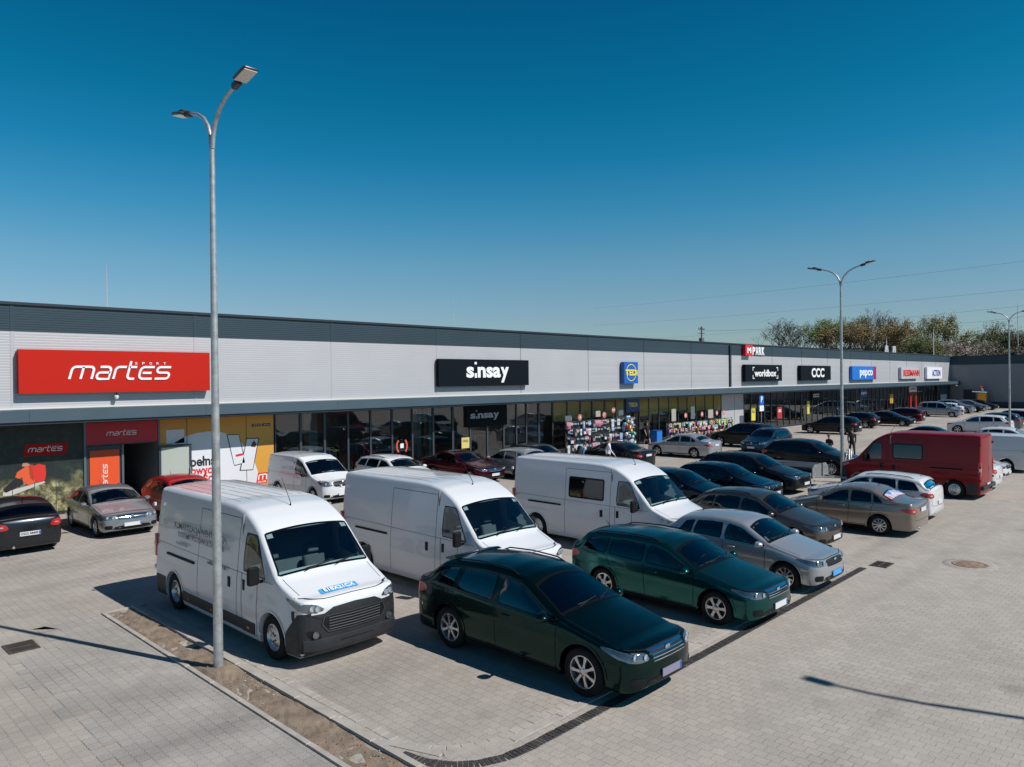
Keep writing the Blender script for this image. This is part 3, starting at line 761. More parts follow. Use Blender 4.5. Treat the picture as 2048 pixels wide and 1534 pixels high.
    for a in c.ax:
        for sg in (-1, 1):
            wl = empty('wheel', (L / 2 - a, sg * (c.hw(a) * .975 - .105), c.r), 0 if sg > 0 else math.pi, parent=root)
            for nm, me in (('tyre', td), ('rim', rd)):
                o = bpy.data.objects.new(nm, me); COL.objects.link(o); o.parent = wl
                o.rotation_euler = (0, random.uniform(0, 6), 0)
                if nm == 'rim' and wheel_col:
                    o.material_slots[0].link = 'OBJECT'; o.material_slots[0].material = wheel_col
    if detail >= 2 and face == 'R' and not c.big: b = MB(); b.tube([(-L / 2 - .03, hw * .45, .27), (-L / 2 + .25, hw * .45, .27)], .035, 10); b.build('exhaust', chrome, root)
    # axle and underbody in the dark of the arches
    b = MB()
    for a in c.ax: b.tube([(L / 2 - a, -hw * .8, c.r), (L / 2 - a, hw * .8, c.r)], .05, 8)
    b.box(-L * .42, L * .42, -hw * .55, hw * .55, c.zb0 - .04, c.zb0 + .02); b.build('underbody', mat('underbody_black', (.015, .015, .015), .8), root)
    if c.big: return c, seams
    if cut: c.cutout()
    c.finish(color, seams)
    return c
def _plate(c, x, z, sg, kind='white', text=None):
    b = MB(); b.box(x - .008, x + .008, -.26, .26, z - .057, z + .057); b.box(x + sg * .0085, x + sg * .0105, -.258 if sg < 0 else .215, -.215 if sg < 0 else .258, z - .05, z + .05, 1)
    pm_ = {'white': plate_m, 'grey': mat('plate_grey', (.22, .21, .30), .4), 'blue': mat('plate_blue', (.06, .34, .72), .4)}.get(kind, plate_m)
    po_ = b.build('licence_plate', [pm_, blue_m], c.root)
    if text:
        M = Matrix(((0, 0, sg, x + sg * .012), (sg, 0, 0, -.02 * sg), (0, 1, 0, z), (0, 0, 0, 1)))
        text_mesh('lettering', text, .085, black_pl, po_, M, .001, .002, sx=1.05)
def cargo_van(label, x0, y0, face, color, sL=1., sW=1., sH=1., side_glass=False, letters=False, bumper='dark', name='delivery_van', trim=True, hood_sign=False, cat='van', mirrors=True, tow=False):
    c, seams = vehicle(label, cat, 'cargovan', x0, y0, face, color, sL, sW, sH, name=name, wheels='steel', grille=None, plate=True, side_wins=True, mirror_m=None if mirrors else color)
    root, hw, P, L = c.root, c.W / 2, c.P, c.L
    near = 'R' if face == 'F' else 'L'
    g = car_glass
    bm_ = dark_pl if bumper == 'dark' else color
    a0 = c.ax[0] - c.r - .075
    b = MB()
    if bumper == 'dark':
        # outline of the plastic: up to the lamps at the sides, dipping under the bonnet
        ol = [(-.945, .235), (.945, .235), (.95, .60), (.945, .95), (.80, .90), (.56, .90), (.40, .98), (0, 1.0), (-.40, .98), (-.56, .90), (-.80, .90), (-.945, .95), (-.95, .60)]
        c.decal('F', [(y * hw, z * sH) for y, z in ol], '', None, .016, .05, rings=(1, .9, .75, .55, .3, 0), thick=1, mb=b, build=False)
        for md in 'LR':
            c.decal(md, [(.06, .235), (a0, .235), (a0 + .01, .50), (a0 - .04, .62), (.30, .86), (.22, .95), (.06, .97)], 'bumper_corner', dark_pl, .0145, .05, thick=1)
    else:
        for md in 'LR': c.strip(md, [(.18, .70 * sH), (a0, .74 * sH)], .012, seams)
        c.strip('F', [(-hw * .95, .68 * sH), (hw * .95, .68 * sH)], .012, seams)
    # protruding lower beam of the bumper
    b0 = b; b = MB()
    ln = []
    for y in np.linspace(-hw * .90, hw * .90, 15):
        h = c.hit('F', y, .44 * sH)
        if h: ln.append(h[0] + Vector((.02, 0, 0)))
    vs = []
    for p in ln: vs += [p + Vector((dx, 0, dz)) for dx, dz in ((-.02, -.14), (.035, -.12), (.045, -.04), (.03, .05), (-.03, .08))]
    b.add(vs, [(i * 5 + k, i * 5 + k + 1, (i + 1) * 5 + k + 1, (i + 1) * 5 + k) for i in range(len(ln) - 1) for k in range(4)], 0, True)
    if bumper == 'dark': b0.build('bumper', bm_, root)
    bp = b.build('bumper_beam', bm_, root)
    # rear: step bumper, tail lights wrapping the corner, handle and hinges on the twin doors
    rb = MB(); rb.rbox(-L / 2 - .10, -L / 2 + .04, -hw * .93, hw * .93, .40, .56, .03); rb.build('rear_bumper', dark_pl, root)
    for sg in (-1, 1):
        tb = MB(); tb.rbox(-L / 2 - .012, -L / 2 + .10, min(sg * hw * .90, sg * hw * .992), max(sg * hw * .90, sg * hw * .992), .98 * sH, 1.46 * sH, .02); t_ = tb.build('tail_light', red_l, root)
        tb = MB(); tb.rbox(-L / 2 - .018, -L / 2 + .06, min(sg * hw * .91, sg * hw * .995), max(sg * hw * .91, sg * hw * .995), 1.08 * sH, 1.28 * sH, .015); tb.build('reversing_lens', lens, t_)
        for z in (.75, 1.25, 2.1): tb = MB(); tb.rbox(-L / 2 - .02, -L / 2 + .05, min(sg * hw * .955, sg * hw * 1.0), max(sg * hw * .955, sg * hw * 1.0), z * sH - .04, z * sH + .04, .01); tb.build('hinge', color, root)
    tb = MB(); tb.rbox(-L / 2 - .05, -L / 2 + .02, -.11, -.04, 1.06, 1.28, .02); tb.build('door_handle', black_pl, root)
    gr = c.decal('F', chaikin([(-.52, .64), (.52, .64), (.62, .76), (.58, .88), (-.58, .88), (-.62, .76)], 1), 'grille', black_pl, .024, .06)
    b = MB()
    for k in range(5): c.strip('F', [(-.52, .665 + .047 * k), (.52, .665 + .047 * k)], .014, b, .034)
    b.build('grille_bar', mat('grille_grey', (.10, .105, .115), .4), gr)
    b = MB(); c.strip('F', chaikin([(-.53, .625), (.53, .625), (.64, .76), (.60, .895), (-.60, .895), (-.64, .76)], 0), .02, b, .032, closed=True)
    b.build('grille_frame', mat('trim_grey', (.07, .075, .08), .35, .4), gr)
    for sg in (-1, 1):
        h = c.hit('F', sg * .76, .60)
        if h and bumper == 'dark': b = MB(); b.lathe([(.06, 0), (.06, .02), (.045, .025), (0, .018)], 'z', 14, 0, Matrix.Translation(h[0] + Vector((.02, 0, 0))) @ Matrix.Rotation(math.pi / 2, 4, 'Y')); b.build('fog_light', lens_h, root)
    for sg in (-1, 1): c.decal('F', [(sg * y, z) for y, z in chaikin([(.66, .50), (.86, .56), (.90, .70), (.66, .62)], 1)], 'air_intake', black_pl, .022, .05)
    c.decal('F', rounded(-.34, .34, .36, .46, .03), 'air_intake', black_pl, .066, .05)
    # cladding along the sides, wheel arches and sliding door rails
    for md in 'LR':
        s2 = MB(); zt_ = c.zb0
        if trim:
            a, e = c.ax[0] + c.r + .22, c.ax[1] - c.r - .06
            c.decal(md, rounded(a, e, zt_ + .10, zt_ + .30, .02), 'side_trim', dark_pl, .014, .1, thick=1)
            c.decal(md, rounded(c.ax[1] + c.r + .06, L - .12, zt_ + .02, zt_ + .44, .04), 'side_trim', dark_pl, .016, .08, thick=1)
            for q in (a + .25, (a + e) / 2 + .2, e - .3): c.decal(md, rounded(q - .05, q + .05, zt_ + .16, zt_ + .20, .01), 'side_marker', amb_l, .018, .03)
        for i, a in enumerate(c.ax):
            arc = [(a + (c.r + .11) * math.cos(t), c.r + (c.r + .11) * math.sin(t)) for t in np.linspace(-.25, math.pi + .25, 24)]
            if trim and (i == 1): c.strip(md, arc, .13, s2, .015)
        if s2.v: s2.build('arch_trim', dark_pl, root)
        r_ = MB(); z = 1.14 * sH
        q0 = 2.9 * sL if side_glass is False else 2.2 * sL
        pts = [c.hit(md, q, z) for q in np.linspace(4.0 * sL, 5.3 * sL, 6)]
        pts = [p[0] + p[1] * .01 for p in pts if p]
        r_.tube(pts, .028, 6); r_.build('door_rail', black_pl if letters or bumper != 'dark' else black_pl, root)
        # door seams
        zl = zt_ + .12
        for q in (2.2 * sL, 3.85 * sL): c.strip(md, [(q, zl), (q, 2.24 * sH)], .011, seams)
        c.strip(md, [(2.2 * sL, 2.24 * sH), (3.85 * sL, 2.24 * sH)], .011, seams)
        c.strip(md, [(1.5 * sL, zl + .28), (5.7 * sL, zl + .30)], .008, seams, .002, 1)
        c.strip(md, [(2.7 * sL, 2.30 * sH), (5.8 * sL, 2.30 * sH)], .03, seams, .004, 1)
        if side_glass and md == near:
            c.window(md, rounded(2.42 * sL, 3.72 * sL, 1.40 * sH, 2.02 * sH, .07), 'side_window', dark_glass, .05, False)
        h = c.hit(md, 2.5 * sL, 1.05 * sH)
        if h: bb = MB(); bb.rbox(-.05, .05, -.015, .02, -.10, .10, .012, M=Matrix.Translation(h[0] + Vector((0, 0, 0)))); bb.build('door_handle', black_pl, root)
    # pressed ribs on the roof
    for k in range(7):
        y = (-.66 + .22 * k) * sW
        for a, e in ((2.7, 4.15), (4.25, 5.75)): c.strip('T', [(a * sL, y), (e * sL, y)], .035, seams, .010, 1)
    h = c.hit('T', 2.05 * sL, 0)
    if h: bb = MB(); bb.tube([h[0], h[0] + Vector((.02, 0, .05)), h[0] + Vector((-.34, 0, .52))], [.022, .008, .004], 6); bb.build('aerial', black_pl, root)
    # blue plate on the bonnet
    if hood_sign:
        sg = c.decal('T', [(q, y) for q, y in rounded(.215, .37, -.50, .26, .03)], 'bonnet_sticker', mat('sticker_blue', (.06, .34, .66), .4), .008, .04)
        h0, h1 = c.hit('T', .235, -.12), c.hit('T', .35, -.12)
        if h0 and h1:
            up = (h1[0] - h0[0]).normalized(); rt = Vector((0, 1, 0)); nn = rt.cross(up)
            p = (h0[0] + h1[0]) / 2 + nn * .014
            M = Matrix(((rt.x, up.x, nn.x, p.x), (rt.y, up.y, nn.y, p.y), (rt.z, up.z, nn.z, p.z), (0, 0, 0, 1)))
            text_mesh('sticker_lettering', 'E18X21CX', .135, mat('letter_white', (.8, .8, .8), .4), sg, M, .004, .004, sx=1.0)
    if letters:
        y = -hw - .004; M = Matrix(((1, 0, 0, 0), (0, 0, -1, y), (0, 1, 0, 0), (0, 0, 0, 1)))
        lm = mat('letter_grey', (.10, .13, .16), .5); lf = mat('letter_faded', (.40, .44, .50), .5)
        for t_, q, z, sz, mm in (('KLIMATYZACJA WENTYLACJA', 3.72, 1.80, .185, lm), ('SYSTEMY FOTOWOLTAICZNE', 3.68, 1.62, .165, lm), ('biuro@system.pl', 4.55, 1.44, .085, lf), ('tel/fax: 12 643 67 08', 2.98, 1.27, .10, lm), ('KS', 5.35, 1.80, .19, lf)):
            text_mesh('lettering', t_, sz, mm, root, Matrix.Translation((L / 2 - q * sL, 0, z * sH)) @ M, .002, .001)
    if tow:
        bb = MB(); bb.tube([(-L / 2 + .1, 0, .42), (-L / 2 - .12, 0, .40), (-L / 2 - .16, 0, .48)], .025, 8); bb.build('tow_hook', black_pl, root)
    c.cutout(); c.finish(color, seams)
    return c
# ------------------------------------------------------------------ ground
def paver_mat(name, c1, c2, mort, bw=.20, bh=.165, zig=.012, swap=True, stain=.12, darkj=.5):
    m = bpy.data.materials.new(name); m.use_nodes = True; MATS[name] = m
    n = m.node_tree; b = n.nodes['Principled BSDF']; L = n.links.new
    def N(t, **k):
        o = n.nodes.new(t)
        for a, v in k.items(): setattr(o, a, v)
        return o
    def MA(op, a, b_=None):
        o = N('ShaderNodeMath', operation=op)
        for i, v in enumerate((a, b_)):
            if v is None: continue
            if isinstance(v, (int, float)): o.inputs[i].default_value = v
            else: L(v, o.inputs[i])
        return o.outputs[0]
    g = N('ShaderNodeNewGeometry'); sp = N('ShaderNodeSeparateXYZ'); L(g.outputs[0], sp.inputs[0])
    U, V = (sp.outputs[1], sp.outputs[0]) if swap else (sp.outputs[0], sp.outputs[1])
    tri = MA('PINGPONG', U, bw / 4); tri = MA('MULTIPLY', MA('SUBTRACT', tri, bw / 8), zig * 8 / bw)
    V2 = MA('ADD', V, tri)
    cb = N('ShaderNodeCombineXYZ'); L(U, cb.inputs[0]); L(V2, cb.inputs[1])
    br = N('ShaderNodeTexBrick'); L(cb.outputs[0], br.inputs['Vector'])
    br.inputs['Color1'].default_value = (*c1, 1); br.inputs['Color2'].default_value = (*c2, 1); br.inputs['Mortar'].default_value = (*mort, 1)
    br.inputs['Scale'].default_value = 1; br.inputs['Mortar Size'].default_value = .0045; br.inputs['Mortar Smooth'].default_value = .3
    br.inputs['Brick Width'].default_value = bw; br.inputs['Row Height'].default_value = bh; br.inputs['Bias'].default_value = 0
    col = br.outputs[0]
    for sc, lo, hi, det in ((.16, 1 - stain, 1 + stain * .7, 6), (1.1, 1 - stain * .6, 1 + stain * .4, 5), (34, .90, 1.08, 3)):
        t = N('ShaderNodeTexNoise'); t.inputs['Scale'].default_value = sc; t.inputs['Detail'].default_value = det
        L(g.outputs[0], t.inputs['Vector'])
        mr = N('ShaderNodeMapRange'); mr.inputs[1].default_value = .32; mr.inputs[2].default_value = .68; mr.inputs[3].default_value = lo; mr.inputs[4].default_value = hi
        L(t.outputs[0], mr.inputs[0])
        mx = N('ShaderNodeMix', data_type='RGBA', blend_type='MULTIPLY'); mx.inputs[0].default_value = 1
        L(col, mx.inputs[6]); L(mr.outputs[0], mx.inputs[7]); col = mx.outputs[2]
    # tyre tracks along the aisle and small oil spots
    cb2 = N('ShaderNodeCombineXYZ'); L(MA('MULTIPLY', sp.outputs[0], .045), cb2.inputs[0]); L(MA('MULTIPLY', sp.outputs[1], .75), cb2.inputs[1])
    t = N('ShaderNodeTexNoise'); t.inputs['Scale'].default_value = 1.0; t.inputs['Detail'].default_value = 4; L(cb2.outputs[0], t.inputs['Vector'])
    mr = N('ShaderNodeMapRange'); mr.inputs[1].default_value = .5; mr.inputs[2].default_value = .72; mr.inputs[3].default_value = 1; mr.inputs[4].default_value = .80; L(t.outputs[0], mr.inputs[0])
    t = N('ShaderNodeTexVoronoi'); t.inputs['Scale'].default_value = .42; L(g.outputs[0], t.inputs['Vector'])
    tn = N('ShaderNodeTexNoise'); tn.inputs['Scale'].default_value = 3; L(g.outputs[0], tn.inputs['Vector'])
    v = MA('ADD', t.outputs[0], MA('MULTIPLY', tn.outputs[0], .22))
    mr3 = N('ShaderNodeMapRange'); mr3.inputs[1].default_value = .15; mr3.inputs[2].default_value = .26; mr3.inputs[3].default_value = .78; mr3.inputs[4].default_value = 1; L(v, mr3.inputs[0])
    mx = N('ShaderNodeMix', data_type='RGBA', blend_type='MULTIPLY'); mx.inputs[0].default_value = 1
    L(col, mx.inputs[6]); L(MA('MULTIPLY', mr.outputs[0], mr3.outputs[0]), mx.inputs[7]); col = mx.outputs[2]
    # joints swept open here and there: darker mortar in patches
    t = N('ShaderNodeTexNoise'); t.inputs['Scale'].default_value = .9; L(g.outputs[0], t.inputs['Vector'])
    mr = N('ShaderNodeMapRange'); mr.inputs[1].default_value = .5; mr.inputs[2].default_value = .7; mr.inputs[3].default_value = 0; mr.inputs[4].default_value = darkj
    L(t.outputs[0], mr.inputs[0]); f = MA('MULTIPLY', mr.outputs[0], br.outputs['Fac'])
    mx = N('ShaderNodeMix', data_type='RGBA'); L(f, mx.inputs[0]); L(col, mx.inputs[6]); mx.inputs[7].default_value = (.07, .065, .06, 1); col = mx.outputs[2]
    L(col, b.inputs['Base Color']); b.inputs['Roughness'].default_value = .82; b.inputs['Specular IOR Level'].default_value = .3
    inv = MA('SUBTRACT', 1.0, br.outputs['Fac'])
    t3 = N('ShaderNodeTexNoise'); t3.inputs['Scale'].default_value = 60; L(g.outputs[0], t3.inputs['Vector'])
    hh = MA('ADD', inv, MA('MULTIPLY', t3.outputs[0], .25))
    bp = N('ShaderNodeBump'); bp.inputs['Strength'].default_value = .55; bp.inputs['Distance'].default_value = .006; L(hh, bp.inputs['Height']); L(bp.outputs[0], b.inputs['Normal'])
    return m
def sheet(name, poly, z, m, label=None):
    b = MB(); b.add([(x, y, z) for x, y in poly], [tuple(range(len(poly)))]); return b.build(name, m, kind='structure', fix=False)
earth = mat('meadow_earth', (.16, .15, .09), .9, noise=.35, nscale=.3)
sheet('ground', [(-600, -600), (1400, -600), (1400, 1400), (-600, 1400)], -.03, earth)
PAV = paver_mat('paving_blocks', (.405, .368, .326), (.360, .328, .292), (.285, .258, .228))
sheet('paving', [(-60, -60), (129.9, -60), (129.9, 33), (-60, 33)], 0, PAV)
PAVG = paver_mat('paving_blocks_grey', (.385, .360, .328), (.345, .326, .302), (.265, .252, .235), darkj=.9, stain=.2)
random.seed(3)
ed = []
for y in np.arange(-20, 17.2, .22):
    x = 3.3 + .165 * random.choice((-2, -1, -1, 0, 0, 0, 1, 2)) + (.66 if y > 15.5 else 0); ed += [(x, y), (x, y + .215)]
sheet('pavement', ed + [(3.9, 17.35), (5.18, 17.4), (5.18, -20)], .004, PAVG)
# dirt strip with the kerbs
conc = mat('kerb_concrete', (.37, .34, .305), .85, noise=.14, nscale=3, bump=.3, bscale=80)
dirt = mat('bare_soil', (.215, .165, .122), .95, noise=.30, nscale=3, bump=.8, bscale=40)
b = MB(); nx, ny = 8, 220
for j in range(ny + 1):
    for i in range(nx + 1):
        x = 5.27 + .58 * i / nx; y = -10 + 27.35 * j / ny
        h = .012 + random.uniform(-.006, .012) + (.05 * math.exp(-((x - 5.6) ** 2 + (y - 12.4) ** 2) / .12)) + .012 * math.sin(y * 2.1)
        b.v.append((x, y, h if 0 < i < nx else .006))
for j in range(ny):
    for i in range(nx): k = j * (nx + 1) + i; b.f.append([k, k + 1, k + nx + 2, k + nx + 1]); b.m.append(0); b.sm.append(False)
b.build('soil', dirt, kind='structure', fix=False)
def kerb(pts, wd, h, name='kerb', seg=1.0, z0=-.02, gap=.006, m=None):
    """row of kerbstones along a polyline"""
    b = MB(); d = [0]
    for a, e in zip(pts, pts[1:]): d.append(d[-1] + math.hypot(e[0] - a[0], e[1] - a[1]))
    def at(s_): return Vector((float(np.interp(s_, d, [p[0] for p in pts])), float(np.interp(s_, d, [p[1] for p in pts])), 0))
    s_ = 0
    while s_ < d[-1] - .02:
        e = min(s_ + seg - gap, d[-1]); a, c = at(s_), at(e); t = (c - a).normalized(); nrm = Vector((-t.y, t.x, 0)) * wd / 2
        dz = random.uniform(-.004, .004)
        vs = [a - nrm, c - nrm, c + nrm, a + nrm]; k = .012
        low = [v + Vector((0, 0, z0)) for v in vs]; mid = [v + Vector((0, 0, h - k + dz)) for v in vs]
        top = [v + (a + c - 2 * v).normalized() * k + Vector((0, 0, h + dz)) for v in vs]
        V = low + mid + top
        b.add(V, [(i + o, (i + 1) % 4 + o, (i + 1) % 4 + o + 4, i + o + 4) for o in (0, 4) for i in range(4)] + [(8, 9, 10, 11)])
        s_ += seg
    return b.build(name, m or conc, kind='structure')
kerb([(5.225, -10), (5.225, 17.35)], .08, .035)
kerb([(5.94, 17.4), (5.95, 8.35)] + [(7.2 - 1.25 * math.cos(t), 8.35 - 1.25 * math.sin(t)) for t in np.linspace(0, math.pi / 2, 14)][1:] + [(19.9, 7.18)], .13, .012, seg=1.0)
kerb([(5.98 - .13, 17.4), (5.98 - .13, -2)], .10, .055, seg=1.0)
kerb([(5.2, 17.42), (6.1, 17.42)], .08, .02)
kerb([(6.12, 17.3), (6.12, 8.35)] + [(7.2 - 1.08 * math.cos(t), 8.35 - 1.08 * math.sin(t)) for t in np.linspace(0, math.pi / 2, 14)][1:] + [(19.9, 7.34)], .15, .006, seg=.2, gap=.008, z0=-.01)
cob = mat('dark_cobbles', (.045, .042, .042), .7, noise=.5, nscale=30, bump=1, bscale=50)
kerb([(5.93, 7.9), (6.02, 7.5), (6.18, 7.22), (6.45, 6.98), (6.8, 6.84), (7.2, 6.80), (9, 6.80), (19.85, 6.90)], .19, .008, 'drain_channel', seg=.07, gap=.007, z0=-.01, m=cob)
iron = mat('cast_iron', (.10, .085, .07), .6, .3, noise=.4, nscale=12, bump=.5)
def grate(x, y, w_, d_, label, rz=0):
    r = empty('drain_grate', (x, y, .005), rz, label, 'drain grate')
    b = MB()
    for a in ((-w_ / 2, w_ / 2, -d_ / 2, -d_ / 2 + .035), (-w_ / 2, w_ / 2, d_ / 2 - .035, d_ / 2), (-w_ / 2, -w_ / 2 + .035, -d_ / 2 + .035, d_ / 2 - .035), (w_ / 2 - .035, w_ / 2, -d_ / 2 + .035, d_ / 2 - .035), (-w_ / 2 + .035, w_ / 2 - .035, -.015, .015)): b.box(*a, 0, .014)
    b.build('frame', iron, r); b = MB(); n = 12
    for k in range(n):
        yy = -w_ / 2 + .05 + (w_ - .1) * k / (n - 1)
        for s_ in (-1, 1): b.box(yy - .009, yy + .009, min(s_ * .02, s_ * (d_ / 2 - .04)), max(s_ * .02, s_ * (d_ / 2 - .04)), .0, .010)
    b.build('bar', iron, r); b = MB(); b.box(-w_ / 2 + .02, w_ / 2 - .02, -d_ / 2 + .02, d_ / 2 - .02, -.001, .002); b.build('pit', mat('pit_black', (.01, .01, .01), .9), r)
grate(3.5, 16.33, .5, .62, 'rusty iron drain grate in the grey paving beside the soil strip')
grate(20.5, 6.66, .62, .42, 'dark drain grate in the aisle in front of the silver hatchback')
r = empty('manhole_cover', (22.0, 5.0, .004), 0, 'round rusty manhole cover in the open aisle', 'manhole cover')
b = MB(); b.lathe([(0, .012), (.30, .012), (.31, .006), (.33, .006), (.34, .013), (.40, .013), (.41, 0)], 'z', 40)
for k in range(6): b.box(-.24, .24, -.2 + .08 * k - .01, -.2 + .08 * k + .01, .011, .017)
b.build('lid', mat('manhole_rust', (.24, .17, .12), .75, .1, noise=.35, nscale=10, bump=.4), r)
b = MB(); b.lathe([(.42, .003), (.62, .003), (.63, -.004)], 'z', 40); b.build('collar', mat('manhole_collar', (.33, .30, .27), .85, noise=.25, nscale=8), r)
# stones and clods lying on the soil: uncountable
b = MB(); random.seed(11)
for _ in range(760):
    x, y = random.uniform(5.3, 5.82), random.uniform(4, 17.2) if random.random() < .6 else random.gauss(12.3, .45); s_ = random.uniform(.004, .014) * (1.9 if abs(y - 12.5) < .35 else 1) * (1.6 if random.random() < .1 else 1)
    vs = [Vector((x + s_ * a, y + s_ * c, .02 + s_ * d * .7)) for a, c, d in ((1, 0, 0), (0, 1, 0), (-1, .1, 0), (0, -1, .1), (.1, 0, 1), (0, 0, -1))]
    b.add(vs, [(0, 1, 4), (1, 2, 4), (2, 3, 4), (3, 0, 4), (1, 0, 5), (2, 1, 5), (3, 2, 5), (0, 3, 5)], 0 if random.random() < .8 else 1)
b.build('stones', [mat('clod', (.17, .12, .09), .95), mat('pebble', (.42, .39, .35), .9)], label='small stones and clods of earth scattered on the soil strip', cat='stones', kind='stuff')
# ------------------------------------------------------------------ retail building
YF, YC, XL, XE = 32.0, 30.6, -14.0, 130.0
wall_l = mat('panel_light', (.465, .465, .485), .42, .15, noise=.03, nscale=.5)
wall_d = mat('panel_anthracite', (.034, .058, .076), .5, .1, spec=.3, noise=.05, nscale=.6)
fascia_m = mat('fascia_slate', (.062, .098, .125), .45, .1, noise=.06, nscale=.8)
alu_d = mat('frame_anthracite', (.045, .058, .070), .45, .2)
cream = mat('flashing_white', (.72, .70, .66), .4)
cap_m = mat('coping_dark', (.020, .030, .042), .5, .1)
gap_m = mat('joint_grey', (.20, .21, .22), .6)  # plain grey of the panel joints
inner_m = mat('shop_wall', (.22, .225, .23), .9)
floor_m = mat('shop_floor', (.22, .215, .20), .35, noise=.1)
shop_glass = glass('shop_glass', (.22, .33, .36), .55, .01, 1.9)
bld = empty('retail_building', (50, 38, 0), 0, 'long single storey retail park building with pale ribbed wall and anthracite parapet', 'building')
def P(mb, name, m, **k):
    o = mb.build(name, m, **k); o.parent = bld; o.matrix_parent_inverse = Matrix.Translation((-50, -38, 0)); return o
jx = [-.09 - 6.73, -.05, 6.72, 13.37, 20.10, 26.83, 33.57, 40.3, 47.0, 53.75, 60.5] + [68.5 + 6.73 * k for k in range(9)]
def ribbed(x0, x1, z0, z1, per, amp, y=YF, flip=1):
    b = MB(); n = int((z1 - z0) / per); prof_ = []
    for k in range(n):
        z = z0 + per * k; prof_ += [(z, 0), (z + per * .62, 0), (z + per * .72, amp), (z + per * .92, amp)]
    prof_.append((z1, 0))
    vs = [(x, y + d, z) for z, d in prof_ for x in (x0, x1)]
    b.add(vs, [(2 * i, 2 * i + 1, 2 * i + 3, 2 * i + 2) for i in range(len(prof_) - 1)]); return b
zb, zm, zt_ = 4.06, 6.88, 7.86
def prism_wall(x0, x1, z0, z1):
    b = MB(); b.box(x0, x1, YF + .02, YF + .3, z0, z1); return b
xs = [XL] + jx + [XE]
b = MB(); b2 = MB()
for x0, x1 in zip(xs, xs[1:]):
    fine = x0 < 40
    r_ = ribbed(x0 + .006, x1 - .006, zb, zm, .10 if fine else .62, .0022 if fine else .004)
    b.add(r_.v, r_.f)
    r_ = ribbed(x0 + .006, x1 - .006, zm + .004, zt_, .09 if fine else .49, .008 if fine else .006)
    b2.add(r_.v, r_.f)
P(b, 'upper_wall', wall_l); P(b2, 'parapet', wall_d)
for x in jx:
    wd = .07 if x < 30 else .022
    b = MB(); b.box(x - wd, x + wd, YF - .010, YF + .02, zb, zm); P(b, 'joint_cover', wall_l if x < 30 else gap_m)
    b = MB(); b.box(x - wd, x + wd, YF - .010, YF + .02, zm, zt_); P(b, 'joint_cover', wall_d if x < 30 else cap_m)
b = MB(); b.box(XL, XE - .05, YF - .06, YF + .45, zt_, zt_ + .10); P(b, 'coping', cap_m)
b = MB(); b.box(XL, XE, YF + .32, 60, 7.2, 7.35); P(b, 'roof', mat('roof_membrane', (.45, .46, .47), .7, noise=.1))
b = MB(); b.box(XL, XE, YF + .03, YF + .31, 3.56, zt_ - .02); P(b, 'lintel', wall_d)
b = MB(); b.box(XL, XE + 2.4, YC, YF - .012, 3.60, 4.02)
for k in range(23): x = -12 + 6.3 * k; b.box(x, x + .012, YC - .003, YC, 3.6, 4.02, 1)
P(b, 'canopy', [fascia_m, cap_m])
b = MB(); b.box(XL, XE, YF - .10, YF - .013, 4.022, 4.075); P(b, 'flashing', cream)
b = MB(); b.box(XL, XE, YC + .06, YF - .014, 3.50, 3.598); P(b, 'soffit', cap_m)
b = MB(); b.box(60.05, 60.19, YF - .14, YF - .012, zb - .4 + .45, zt_ - .1); P(b, 'downpipe', cap_m)
# piers at ground level
for x0, x1, m in ((58.66, 60.9, wall_l), (60.96, 62.62, wall_l)):
    b = MB(); b.box(x0, x1, YF - .02, YF + .3, .12, 3.5); P(b, 'pier', m)
b = MB(); b.box(XL, XE, YF - .03, YF + .02, 0, .11); P(b, 'plinth', cap_m)
# interior shell
b = MB(); b.box(XL, XE, YF + .05, 46, -.01, .03); P(b, 'shop_floor', floor_m)
b = MB(); b.box(XL, XE, 45, 45.2, 0, 7.2); P(b, 'rear_wall', inner_m)
b = MB(); b.box(XL, XE, YF + .32, 46, 3.62, 3.7); P(b, 'ceiling', mat('shop_ceiling', (.16, .16, .165), .9))
for x in (-14, 11.8, 17.0, 36.5, 58.7, 62.5, 75.5, 90, 109, 121, 129.8):
    b = MB(); b.box(x, x + .12, YF + .12, 45, .03, 3.62); P(b, 'partition', inner_m)
for x, y, w_ in ((19.45, 33.2, .5), (26.9, 32.9, .28), (26.2, 33.1, .3), (33.7, 33.3, .45), (68, 34, .4), (84, 34, .4), (98, 34, .4)):
    b = MB(); b.box(x, x + w_, y, y + .4, .03, 3.6); P(b, 'column', mat('column_white', (.52, .52, .50), .7))
# glowing strips added under the shop ceilings to brighten the interiors
for x in np.arange(18.5, 128, 5.5):
    for y in (34.6, 38.5): b = MB(); b.box(x, x + 1.5, y, y + .14, 3.54, 3.60); P(b, 'added_ceiling_lamp', mat('added_strip_glow', (.9, .9, .85), .5, emit=((1, .96, .88), 5.0)))
